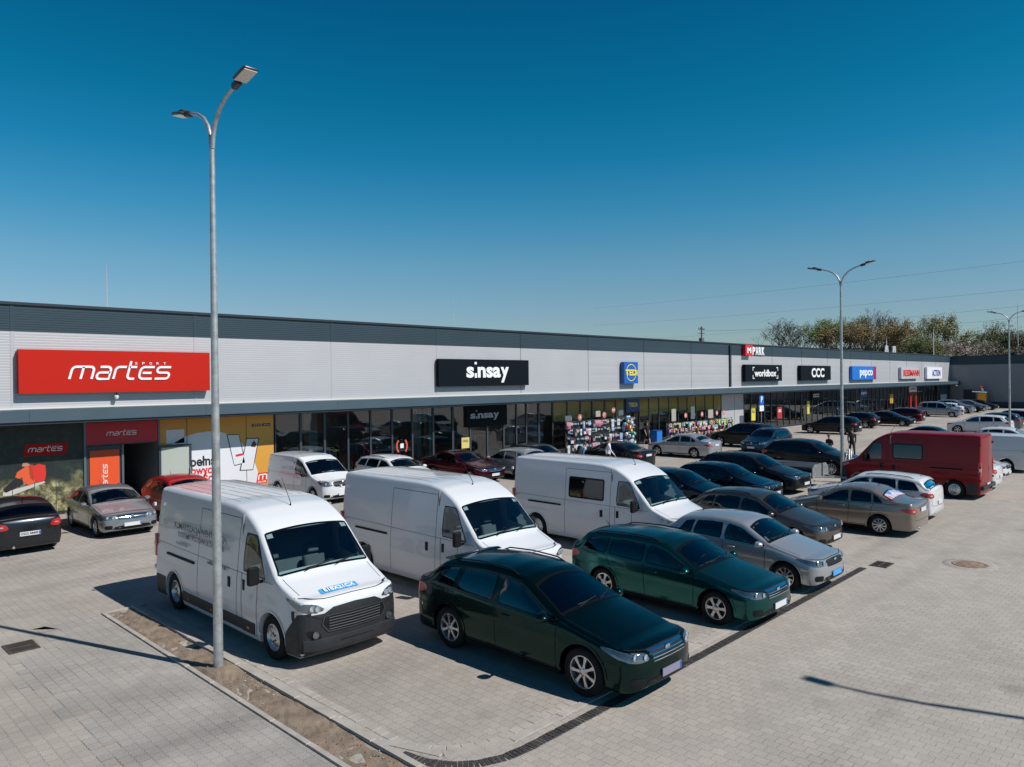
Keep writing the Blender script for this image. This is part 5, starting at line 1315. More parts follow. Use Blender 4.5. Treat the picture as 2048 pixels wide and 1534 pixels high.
# ------------------------------------------------------------------ street lamps
def lamp(x, y, label):
    r = empty('street_lamp', (x, y, 0), 0, label, 'street lamp', 'twin arm lamp posts in the car park')
    b = MB(); b.tube([(0, 0, -.1), (0, 0, 3), (0, 0, 6), (0, 0, 8.92)], [.080, .072, .056, .044], 16); b.build('pole', gal, r)
    b = MB()
    for sg in (-1, 1):
        pts = [(0, sg * .015, 8.9), (0, sg * .05, 9.12), (0, sg * .15, 9.33), (0, sg * .32, 9.50), (0, sg * .54, 9.62), (0, sg * .80, 9.70), (0, sg * .94, 9.725)]
        b.tube(pts, [.040, .038, .036, .034, .031, .029, .028], 12)
    b.build('arm', gal, r)
    for sg in (-1, 1):
        M = Matrix.Translation((0, sg * .94, 9.725)) @ Matrix.Rotation(R(-11 if sg > 0 else 11) * -1, 4, 'X')
        h = MB(); a = sorted((sg * -.10, sg * .10)); h.rbox(-.05, .05, a[0], a[1], -.05, .05, .02, M=M)
        a = sorted((sg * .10, sg * .52)); h.rbox(-.125, .125, a[0], a[1], -.012, .045, .04, M=M); a = sorted((sg * .12, sg * .30)); h.rbox(-.07, .07, a[0], a[1], .045, .085, .02, M=M)
        o = h.build('lamp_head', mat('lamp_housing', (.035, .04, .05), .4), r)
        g = MB(); a = sorted((sg * .13, sg * .50)); g.box(-.105, .105, a[0], a[1], -.020, -.0125, M=M); g.build('lens', mat('lamp_lens', (.62, .58, .54), .25, 0, .5), o)
    b = MB(); b.rbox(-.17, .17, -.17, .17, -.02, .022, .02)
    for sx in (-1, 1):
        for sy in (-1, 1): b.tube([(sx * .13, sy * .13, .02), (sx * .13, sy * .13, .07)], .014, 6)
    b.build('base_plate', gal, r)
lamp(5.55, 12.5, 'tall galvanised twin arm lamp post rising from the soil strip beside the lettered van')
lamp(33.7, 12.55, 'galvanised twin arm lamp post standing behind the red van')
lamp(67.6, 12.6, 'farthest galvanised twin arm lamp post near the white crossover')
# the lamp of the next row stands just out of the picture; its shadow crosses the aisle
r = empty('street_lamp', (15.25, -4.9, 0), 0, 'single arm lamp post out of frame, known by its shadow across the aisle', 'street lamp')
b = MB(); b.tube([(0, 0, 0), (0, 0, 9.2), (0, .25, 9.7), (0, .7, 9.95)], [.085, .055, .045, .04], 14); b.build('pole', gal, r)
b = MB(); b.rbox(-.11, .11, .6, 1.05, 9.9, 9.98, .04); b.build('lamp_head', MATS['lamp_housing'], r)

# ------------------------------------------------------------------ vehicles in the picture
W_ = paint('paint_white', (.66, .68, .71)); W2 = paint('paint_white_warm', (.64, .64, .65))
GR = paint('paint_dark_green', (.001, .026, .023), True, .24); TE = paint('paint_teal', (.008, .090, .088), True, .26)
SI = paint('paint_silver', (.40, .42, .45), True, .30); TA = paint('paint_taupe', (.17, .145, .13), True, .28); CH = paint('paint_champagne', (.27, .225, .19), True, .28)
BK = paint('paint_black', (.008, .010, .014), False, .22); NV = paint('paint_navy', (.010, .022, .038), True, .25); DG = paint('paint_dark_grey', (.045, .05, .058), True, .28)
RD = paint('paint_red', (.30, .010, .014), False, .28); MR = paint('paint_maroon', (.10, .006, .018), True, .25); RV = paint('paint_van_red', (.21, .008, .012), False, .35); GY = paint('paint_grey', (.15, .165, .18), True, .3)
BL = paint('paint_blue', (.015, .06, .11), True, .28); MS = paint('paint_grey_silver', (.26, .285, .31), True, .3)
cargo_van('white long delivery van with grey lettering on its side beside the lamp post', 6.38, 11.23, 'F', W_, 1.065, 1.03, 1.04, letters=True, hood_sign=True)
cargo_van('plain white high roof van in the middle, behind the dark green hatchback', 10.92, 10.94, 'F', W_, 1.025, 1.03, 1.02, bumper='body', trim=False, mirrors=True)
cargo_van('white high roof van with a dark side window behind the teal wagon', 17.0, 10.57, 'F', W_, 1.012, 1.03, 1.0, bumper='body', trim=False, side_glass=True)
cargo_van('dark red high roof van with its orange red rear doors toward the aisle', 33.41, 7.2, 'R', RV, .90, 1.03, 1.03, side_glass=True, name='red_van', tow=True)
V = vehicle
V('dark green hatchback with roof rails, nearest car in the picture', 'car', 'hatch', 8.88, 6.25, 'F', GR, 1.20, 1.04, 1.13, rails='black', wheels='seven', spoiler=True, plate='grey', glass_m=glass('glass_green', (.0, .10, .10), .82))
V('teal green wagon with roof rails beside the dark green hatchback', 'car', 'wagon', 13.27, 6.53, 'F', TE, 1.035, 1.03, 1.02, rails='black', wheels='six')
V('silver hatchback with open view into its cabin beside the teal wagon', 'car', 'hatch', 16.47, 6.65, 'F', SI, .965, 1.03, 1.03, wheels='multi', grille=None, plate='blue')
V('brown grey crossover with dark lower bumper, next to the silver hatchback', 'car', 'hatch', 20.3, 8.1, 'F', TA, 1.0, 1.03, 1.04, wheels='five', clad=True, rails='black', grille=None)
V('champagne sedan parked tail out with a printed rear window', 'car', 'sedan', 24.2, 6.95, 'R', CH, .90, 1.03, 1.03, wheels='multi', sticker=True)
V('white estate car parked tail out beside the champagne sedan', 'car', 'wagon', 27.25, 7.3, 'R', W2, .93, 1.03, 1.03, rails='black', wheels='five')
V('small white car tail half hidden behind the red van', 'car', 'hatch', 36.3, 7.3, 'R', W2, .95, 1.0, .98, wheels='five')
V('white hatchback nose out between the red van and the white panel van', 'car', 'hatch', 39.6, 7.6, 'F', W2, 1.0, 1.03, 1.0, wheels='five', grille=None)
V('white panel van parked tail out at the right edge', 'van', 'panelvan', 44.0, 7.4, 'R', W2, 1.02, 1.03, 1.03, name='panel_van', wheels='steel')
V('black crossover nose out, left of the red van', 'car', 'suv', 37.33 - .2, 13.5, 'F', BK, 1.005, 1.03, 1.02, wheels='multi')
V('black estate car with clear windows and roof rails, nose out in the second row', 'car', 'wagon', 30.0, 13.0, 'F', BK, 1.03, 1.03, 1.08, rails='black', wheels='six', glass_m=glass('glass_clear', (.12, .2, .2), .6))
V('low dark car between the black estate and the white minibus roof', 'car', 'hatch', 27.0, 12.9, 'F', NV, 1.0, 1.03, .97)
V('dark car with a teal windscreen just behind the third white van', 'car', 'hatch', 23.7, 13.1, 'F', NV, 1.0, 1.03, 1.0)
V('grey sedan parked nose out by the orange door panel', 'car', 'sedan', 7.66, 25.48, 'F', MS, .98, 1.025, 1.02, wheels='multi')
V('dark grey hatchback seen from behind at the left edge', 'car', 'hatch', 4.72, 25.05, 'R', DG, 1.0, 1.02, 1.02, wheels='five', plate_text='OZG 58405')
V('red hatchback mostly hidden behind the lettered white van', 'car', 'hatch', 10.35, 25.75, 'F', RD, 1.02, 1.03, 1.01)
V('small white panel van by the orange printed banner', 'van', 'panelvan', 15.72, 25.8, 'F', W_, 1.01, 1.03, 1.015, name='panel_van', wheels='steel', grille=None)
V('white estate car with black roof rails by the sinsay shopfront', 'car', 'wagon', 19.9, 25.55, 'F', W_, 1.01, 1.03, 1.01, rails='black')
V('dark maroon sedan behind the second white van', 'car', 'sedan', 23.87, 25.35, 'F', MR, 1.02, 1.03, 1.01)
V('silver hatchback parked tail out beside the maroon sedan', 'car', 'hatch', 26.3, 24.5, 'R', SI, .97, 1.02, 1.02, wheels='multi')
V('dark hatchback roof between the silver hatchback and the black sedan', 'car', 'hatch', 29.0, 24.9, 'F', DG, 1.0, 1.02, .99)
V('black sedan parked tail out before the hanging goods', 'car', 'sedan', 32.6, 22.55, 'R', BK, 1.055, 1.03, 1.03, wheels='five')
V('silver sedan parked tail out before the TEDi door', 'car', 'sedan', 40.2, 22.74, 'R', SI, 1.0, 1.03, 1.03, wheels='five')
V('black sport utility car tail out beside the grey wall pier', 'car', 'suv', 48.55, 23.0, 'R', BK, 1.005, 1.03, 1.03, wheels='six', rails='black', clad=True)
V('dark blue estate car driving along the aisle behind the black crossover', 'car', 'wagon', 45.9, 20.0, 'F', BL, .98, 1.0, 1.06, rails='chrome', yaw=180)
V('black estate car tail out behind the second lamp post', 'car', 'wagon', 64.27, 22.83, 'R', BK, 1.03, 1.03, 1.05, detail=1)
V('small black hatchback tail out beside the black estate', 'car', 'hatch', 73.3, 24.3, 'R', BK, .97, 1.0, 1.03, detail=1, wheels='six')
V('black limousine nose out before the pepco windows', 'car', 'sedan', 77.9, 22.5, 'F', BK, 1.01, 1.03, 1.03, detail=1, wheels='multi')
V('dark red estate car tail out beside the black limousine', 'car', 'wagon', 83.4, 23.2, 'R', MR, 1.03, 1.03, 1.08, detail=1)
V('silver people carrier nose out near the red entrance pillars', 'car', 'mpv', 98.0, 23.1, 'F', MS, 1.0, 1.03, 1.03, detail=1, glass_m=dark_glass)
V('small white car tail out behind the silver people carrier', 'car', 'hatch', 103.9, 24.4, 'R', W2, 1.0, 1.03, 1.03, detail=1)
V('large grey sport utility car beyond the small white car', 'car', 'suv', 108.3, 24.1, 'F', MS, 1.02, 1.03, 1.06, detail=1, rails='chrome')
V('black car between the two grey cars near the side wing', 'car', 'hatch', 112.3, 24.0, 'F', BK, 1.0, 1.03, 1.0, detail=1)
V('grey silver car before the side wing, under the yellow stand', 'car', 'hatch', 116.3, 24.2, 'F', MS, 1.02, 1.03, 1.05, detail=1)
V('last black car at the far end of the row by the side wing', 'car', 'hatch', 120.6, 24.0, 'F', BK, 1.0, 1.03, 1.0, detail=1)
V('white crossover seen from the side behind the white panel van', 'car', 'suv', 71.0, 13.2, 'R', W2, 1.03, 1.03, .96, detail=1)
V('dark grey estate car beyond the white crossover', 'car', 'wagon', 76.2, 13.4, 'R', GY, 1.02, 1.03, 1.08, detail=1)
V('dark red car at the right edge in the second row', 'car', 'hatch', 83.0, 13.6, 'R', MR, 1.02, 1.03, 1.05, detail=1)
V('navy car roof showing above the red van', 'car', 'sedan', 56.0, 12.7, 'F', NV, 1.02, 1.03, 1.0, detail=1)
V('dark car past the white panel van at the right edge', 'car', 'hatch', 50.4, 7.8, 'F', NV, 1.0, 1.03, 1.03, detail=1)
V('white car at the right edge behind the panel van', 'car', 'hatch', 56.2, 8.4, 'F', W2, 1.0, 1.03, 1.03, detail=1)
# ------------------------------------------------------------------ trees beyond the roof
def tree(label, x, y, h, spread, leaf=None, seed=1, leaves=0, depth=6, up=.55, bark=None, name='bare_tree', lsize=.34, group='trees beyond the retail building'):
    rnd = random.Random(seed); r = empty(name, (x, y, 0), 0, label, 'tree', group)
    tr, cr, lf = MB(), MB(), MB(); bark = bark or mat('bark_grey', (.12, .098, .08), .9)
    ends = []
    def br(p, d, ln, rad, lv):
        n = 3; pts = [p]; q = p.copy(); dd = d.copy()
        for i in range(n):
            dd = (dd + Vector((rnd.uniform(-.22, .22), rnd.uniform(-.22, .22), rnd.uniform(-.05, .16)))).normalized(); q = q + dd * ln / n; pts.append(q.copy())
        rs = [rad * (1 - .45 * i / n) for i in range(n + 1)]
        (tr if lv < 2 else cr).tube(pts, [max(q_, .022) for q_ in rs], 6 if lv < 2 else 3, cap=False)
        if lv >= depth - 2: ends.append((pts[-1], lv)); ends.append((pts[-2], lv))
        if lv >= depth: return
        k = 3 if lv < 2 else rnd.choice((2, 3, 3))
        if lv == 0: k = 5
        for j in range(k):
            a = rnd.uniform(0, 2 * math.pi) if lv else j * 2 * math.pi / k + rnd.uniform(-.4, .4)
            s_ = Vector((math.cos(a), math.sin(a), 0)) * spread * rnd.uniform(.5, 1.15); nd = (dd * up + s_ + Vector((0, 0, .35))).normalized()
            st = pts[-1] if j < 2 or lv == 0 else pts[-2]
            br(st, nd, ln * rnd.uniform(.62, .84), rad * .55, lv + 1)
    br(Vector((0, 0, 0)), Vector((0, 0, 1)), h * .27, h * .022, 0)
    zmax = max(p.z for p, _ in ends); k = h / zmax
    for m in (tr, cr): m.v = [(a * k, b_ * k, c * k) for a, b_, c in m.v]
    ends = [p * k for p, _ in ends]
    for i in range(int(leaves * 3.2)):
        p = rnd.choice(ends) + Vector((rnd.gauss(0, .42), rnd.gauss(0, .42), rnd.gauss(0, .36))); s_ = lsize * rnd.uniform(.5, 1.2)
        a = Vector((rnd.uniform(-1, 1), rnd.uniform(-1, 1), rnd.uniform(-1, 1))).normalized(); b_ = a.orthogonal().normalized()
        lf.add([p - a * s_ * .5, p + b_ * s_ * .35, p + a * s_ * .5, p - b_ * s_ * .35], [(0, 1, 2, 3)], rnd.choice((0, 0, 1)))
    tr.build('trunk', bark, r, fix=False)
    c = cr.build('crown', bark, r, fix=False)
    if leaves: lf.build('foliage', leaf, c, fix=False)
    return r
def lm(n, a, b_): return [mat(n + '_a', a, .8), mat(n + '_b', b_, .8)]
olive = lm('leaf_olive', (.13, .15, .045), (.17, .165, .055)); green = lm('leaf_spring', (.13, .19, .045), (.19, .23, .07)); rust = lm('leaf_rust', (.22, .145, .045), (.17, .14, .05))
pale = lm('leaf_pale', (.28, .28, .14), (.20, .22, .10)); blossom = lm('blossom', (.46, .38, .34), (.30, .24, .20)); darkl = lm('leaf_dark', (.075, .085, .04), (.10, .10, .05))
tree('bare dark tree with a wide low crown, leftmost beyond the roof', 172.4, 74, 18.8, .95, darkl, 3, 500, bark=mat('bark_dark', (.05, .042, .042), .9))
tree('fresh green tree between the wide bare tree and the lamp post', 172, 67, 18.6, .75, green, 8, 3200, name='budding_tree')
tree('olive brown budding tree just right of the second lamp post', 171, 61.2, 18.0, .75, rust, 12, 1900, name='budding_tree')
tree('tallest bare tree with steep fanning branches', 179.6, 59.5, 20.6, .62, darkl, 21, 150, up=.8)
tree('rust brown round crowned tree beside the tallest bare tree', 172.9, 52, 16.9, .9, rust, 5, 2600, name='budding_tree')
tree('low olive bush tree under the rust brown crown', 164, 46.6, 13.2, .95, olive, 31, 3000, name='budding_tree')
tree('slender pale green tree standing alone to the right', 183.6, 48.3, 18.3, .55, pale, 44, 2100, name='budding_tree', up=.8)
tree('low pinkish blossom tree behind the flat roof corner', 169.6, 41, 11.8, .95, blossom, 9, 2600, name='blossom_tree', lsize=.22)
tree('broad grey olive tree behind the side wing', 196.6, 42.1, 15.4, .95, olive, 14, 1500, name='budding_tree')
tree('dark green tree at the right edge of the tree line', 202.4, 36.1, 17.2, .8, darkl, 17, 2600, name='budding_tree')
tree('bare shrubby tree low behind the blossom tree', 186, 43, 12.6, .95, darkl, 26, 700)
tree('thin brown tree filling the gap beside the slender pale tree', 178, 52, 12.5, .9, rust, 27, 1300, name='budding_tree')
# wooded ridge far off
b = MB(); n = 60
rid = []
for i in range(n + 1):
    t = i / n; x, y = 300 + 300 * t, 330 - 330 * t; hgt = 9.5 + 7.5 * math.sin(t * 3.0 + .2) + 1.2 * math.sin(t * 14); rid.append((x, y, hgt))
vs = []
for x, y, hgt in rid: vs += [(x - 90, y - 60, -1), (x - 30, y - 20, hgt * .7), (x, y, hgt), (x + 60, y + 40, hgt * .8), (x + 200, y + 140, -1)]
b.add(vs, [(5 * i + k, 5 * i + k + 1, 5 * i + k + 6, 5 * i + k + 5) for i in range(n) for k in range(4)], 0, True)
b.build('hill', mat('hill_soil', (.035, .040, .025), .95), kind='structure')
b = MB(); rnd = random.Random(2)
for i in range(7000):
    t = rnd.random(); q = rnd.random(); x, y = 300 + 300 * t, 330 - 330 * t; hh = 9.5 + 7.5 * math.sin(t * 3.0 + .2) + 1.2 * math.sin(t * 14)
    x += -85 + 100 * q + rnd.uniform(-4, 4); y += -57 + 66 * q + rnd.uniform(-4, 4); z = hh * min(1, max(0, q * 1.15)) - 1
    s_ = rnd.uniform(1.6, 3.0); h_ = rnd.uniform(4.5, 6.5)
    for lv in range(2):
        a0 = rnd.random() * 6; z0 = z + h_ * .35 * lv; rr_ = s_ * (1 - .35 * lv)
        b.add([(x + rr_ * math.cos(a0 + k * 1.257), y + rr_ * math.sin(a0 + k * 1.257), z0 + h_ * .1) for k in range(5)] + [(x, y, z0 + h_ * (.65 if lv == 0 else .68))], [(k, (k + 1) % 5, 5) for k in range(5)], rnd.choice((0, 0, 1)))
b.build('forest', [mat('conifer', (.018, .030, .020), .9), mat('conifer_b', (.030, .036, .022), .9)], label='dark wooded ridge on the horizon', cat='forest', kind='stuff', fix=False)
# scrub between the building and the trees
b = MB()
for i in range(16000):
    t = rnd.random(); x = 150 + 60 * rnd.random(); y = 90 - 66 * t + rnd.uniform(-6, 6); z = rnd.uniform(1, 8.9 + 2.0 * math.sin(t * 17)); s_ = rnd.uniform(.2, .55)
    a = Vector((rnd.uniform(-1, 1), rnd.uniform(-1, 1), rnd.uniform(-1, 1))).normalized(); c = a.orthogonal().normalized(); p = Vector((x, y, z))
    b.add([p - a * s_, p + c * s_ * .6, p + a * s_, p - c * s_ * .6], [(0, 1, 2, 3)], rnd.choice((0, 0, 1)))
b.build('scrub', [mat('scrub_brown', (.055, .042, .028), .95), mat('scrub_olive', (.05, .052, .026), .95)], label='brown and olive scrub at the foot of the trees', cat='scrub', kind='stuff', fix=False)

# ------------------------------------------------------------------ wires, poles and roof gear
wire = mat('wire_dark', (.10, .12, .14), .6)
def cable(a, e, label, r_=.017, sag=1.2):
    b = MB(); a, e = Vector(a), Vector(e); d = e - a; A = a - d * .0; E_ = e + d * .5
    pts = [A + (E_ - A) * t + Vector((0, 0, -sag * 4 * t * (1 - t) + 0)) for t in np.linspace(0, 1, 14)]
    b.tube(pts, r_, 4); b.build('power_line', wire, label=label, cat='power line', group='power lines over the tree line')
cable((205, 160, 29.5), (167.7, 28.8, 27.3), 'topmost power line crossing the sky right of the lamp post')
cable((205, 160, 23.6), (167.6, 28.8, 22.0), 'second power line from the top above the tree crowns')
cable((205, 160, 17.5), (167.6, 28.8, 18.9), 'third power line passing just over the tree crowns')
cable((225.5, 55.4, 18.8), (167.6, 28.8, 16.3), 'lowest power line at the far right', sag=.5)
cable((134.1, 77.4, 14.4), (135.5, 61.7, 14.3), 'thin wire leading right from the wooden pole', .02, .2)
r = empty('utility_pole', (134.1, 77.4, 0), 0, 'dark wooden pole with cross arm and transformer beyond the roof', 'utility pole')
b = MB(); b.tube([(0, 0, 0), (0, 0, 15.3)], [.2, .13], 8); b.build('pole', mat('pole_wood', (.06, .045, .035), .9), r)
for z in (14.7, 13.9): b = MB(); b.box(-1.1, 1.1, -.08, .08, z - .07, z + .07); b.build('cross_arm', MATS['pole_wood'], r)
for x in (-1, -.4, .4, 1): b = MB(); b.lathe([(.05, 14.77), (.09, 14.85), (.05, 14.95), (.08, 15.02), (0, 15.08)], 'z', 8, M=Matrix.Translation((x, 0, 0))); b.build('insulator', mat('insulator', (.12, .10, .10), .3), r)
b = MB(); b.rbox(-.5, .5, -.35, .35, 11.6, 13.0, .1); b.build('transformer', mat('transformer_grey', (.12, .13, .13), .6), r)
for x, y, z, l in ((11.15, 36, 10.3, 'thin lightning rod above the long red sign'), (31.6, 36, 10.2, 'thin lightning rod on the roof behind the black clothes sign'), (128.1, 40.6, 11.3, 'lightning rod between the roof vents and the lamp post'), (144.5, 38.1, 13.2, 'tall pale mast in front of the slender pale tree'), (178.7, 31.8, 19.5, 'tall thin mast at the right edge behind the side wing')):
    r = empty('lightning_rod', (x, y, 7.3), 0, l, 'rod', 'thin rods above the roof'); b = MB(); b.tube([(0, 0, 0), (0, 0, z - 8.2), (0, 0, z - 7.3)], [.022 if z < 11 else .07, .018 if z < 11 else .06, .006], 6); b.build('rod', mat('rod_pale', (.55, .56, .57), .4, .3), r)
    b = MB(); b.rbox(-.2, .2, -.2, .2, 0, .12, .03); b.build('foot', conc, r)
for x, l in ((124.6, 'left'), (128.2, 'right')):
    r = empty('roof_vent', (x, 39.5, 7.35), 0, l + ' of the two white roof vents', 'roof vent', 'white roof vents')
    b = MB(); b.tube([(-.75, 0, 0), (-.3, 0, 2.3), (.3, 0, 2.3), (.75, 0, 0)], .13, 8); b.build('pipe', white_p, r); b = MB(); b.box(-.95, .95, -.4, .4, 0, .15); b.build('base', white_p, r)
r = empty('skylight', (177, 45, 7.35), 0, 'low white box on the roof in front of the blossom tree', 'skylight'); b = MB(); b.rbox(-8, 8, -1, 1, 0, 2.0, .3); b.build('cover', white_p, r)
b = MB(); b.box(-8.1, 8.1, -1.1, 1.1, -.1, .4); b.build('upstand', gal, r)
r = empty('security_camera', (10.15, YF - .2, 4.45), 0, 'small white camera hanging below the long red sign', 'camera')
b = MB(); b.tube([(0, 0, .25), (0, 0, 0)], .018, 6); b.build('bracket', cap_m, r); b = MB(); b.lathe([(0, -.14), (.06, -.12), (.085, -.05), (.085, .0), (.05, .02), (0, .02)], 'z', 14); b.build('dome', white_p, r)
r = empty('wall_lamp', (128.7, YF - 1.2, 3.30), 0, 'small lit lamp under the canopy end', 'lamp'); b = MB(); b.rbox(-.45, .45, -.1, .1, 0, .14, .03); b.build('housing', white_p, r)
for k, x in enumerate(np.arange(18.2, 58, 1.9)):
    r = empty('spotlight', (x, YF + 1.6, 3.62), 0, 'small white ceiling spotlight inside the glass shopfront', 'spotlight', 'ceiling spotlights inside the shops')
    b = MB(); b.lathe([(0, -.22), (.055, -.22), (.06, -.05), (.03, 0)], 'z', 10); b.build('lamp_body', mat('spot_lit', (.8, .8, .78), .4, emit=((1, .95, .85), 1.2)), r)
# parking sign
r = empty('parking_sign', (62.85, 30.4, 0), 0, 'blue parking sign with white plate below on a grey post', 'sign')
b = MB(); b.tube([(0, 0, 0), (0, 0, 3.3)], .03, 8); b.build('post', gal, r)
b = MB(); b.rbox(-.42, .42, -.05, -.03, 2.42, 3.28, .02); o = b.build('blue_plate', mat('road_blue', (.01, .12, .50), .4), r)
M0 = Matrix(((1, 0, 0, 0), (0, 0, -1, -.055), (0, 1, 0, 2.92), (0, 0, 0, 1)))
text_mesh('lettering', 'P', .72, lw, r, M0, .003, .02); b = MB(); b.rbox(-.40, .40, -.05, -.03, 1.90, 2.40, .02); b.build('white_plate', lw, r)
text_mesh('symbol', '♿' if False else 'O', .3, pb, r, Matrix.Translation((0, 0, -.78)) @ M0, .002, -.01)
# yellow stand by the side wing
r = empty('food_stand', (128.6, 27.4, 0), 0, 'yellow stand with a slanted white roof and red top by the side wing', 'stand')
b = MB(); b.rbox(-.5, .5, -.55, .55, .05, 2.2, .08); b.build('cabinet', mat('stand_yellow', (.72, .34, .03), .5), r)
b = MB(); b.box(-.52, .1, -.56, .2, .1, .9); b.build('front_panel', mat('stand_navy', (.02, .04, .10), .5), r)
M = Matrix.Translation((0, .1, 2.35)) @ Matrix.Rotation(R(4), 4, 'X'); b = MB(); b.rbox(-.8, .8, -.7, 1.1, -.05, .08, .04, M=M); b.build('roof', white_p, r)
M = Matrix.Translation((0, -.1, 2.4)) @ Matrix.Rotation(R(-15), 4, 'X'); b = MB(); b.rbox(-.08, .08, -.12, .12, 0, .65, .03, M=M); b.build('neck', white_p, r)
b = MB(); b.lathe([(0, 0), (.3, .04), (.36, .2), (.2, .34), (0, .36)], 'z', 14, M=Matrix.Translation((0, .15, 2.95))); b.build('topper', mat('stand_red', (.45, .03, .02), .5), r)
# covered trailer and the bundle of steel posts
r = empty('cargo_trailer', (34.35 - 1.1, 14.5, 0), R(-90), 'low dark covered trailer with a bare steel front edge between the black cars', 'trailer')
tb = mat('trailer_cover', (.035, .045, .055), .6, bump=.3, bscale=6)
b = MB(); b.rbox(-1.9, 1.15, -.85, .85, .45, .80, .06); b.build('bed', DG, r)
b = MB(); b.prism([(-.84, .81), (.84, .81), (.80, .92), (.55, 1.01), (0, 1.04), (-.55, 1.01), (-.80, .92)], -1.85, 1.12, 'yz'); b.build('cover', tb, r)
b = MB(); b.prism([(-.88, .45), (.88, .45), (.86, .86), (.6, 1.04), (-.6, 1.04), (-.86, .86)], 1.13, 1.17, 'yz'); b.build('front_board', gal, r)
for sg in (-1, 1):
    wl = empty('wheel', (-.4, sg * .92, .3), 0 if sg > 0 else math.pi, parent=r); td, rd = wheel_meshes('steel', .3, .18)
    for nm, me in (('tyre', td), ('rim', rd)): o = bpy.data.objects.new(nm, me); COL.objects.link(o); o.parent = wl
b = MB(); b.tube([(1.1, -.6, .5), (2.1, 0, .5), (1.1, .6, .5)], .04, 6); b.tube([(2.1, 0, .5), (2.3, 0, .5)], .05, 6); b.build('drawbar', gal, r)
r = empty('post_rack', (35.45, 12.95, 0), 0, 'bundle of upright pale steel tubes standing beside the covered trailer', 'rack')
for k in range(7): b = MB(); x, y = random.Random(k).uniform(-.25, .25), random.Random(k + 9).uniform(-.25, .25); b.tube([(x, y, 0), (x * .6, y * .6, 1.15 + .2 * (k % 3))], .028, 8); b.build('tube', gal, r)
b = MB(); b.tube([(-.25, -.1, 1.5), (.25, .1, 1.52)], .025, 6); b.build('cross_bar', gal, r)

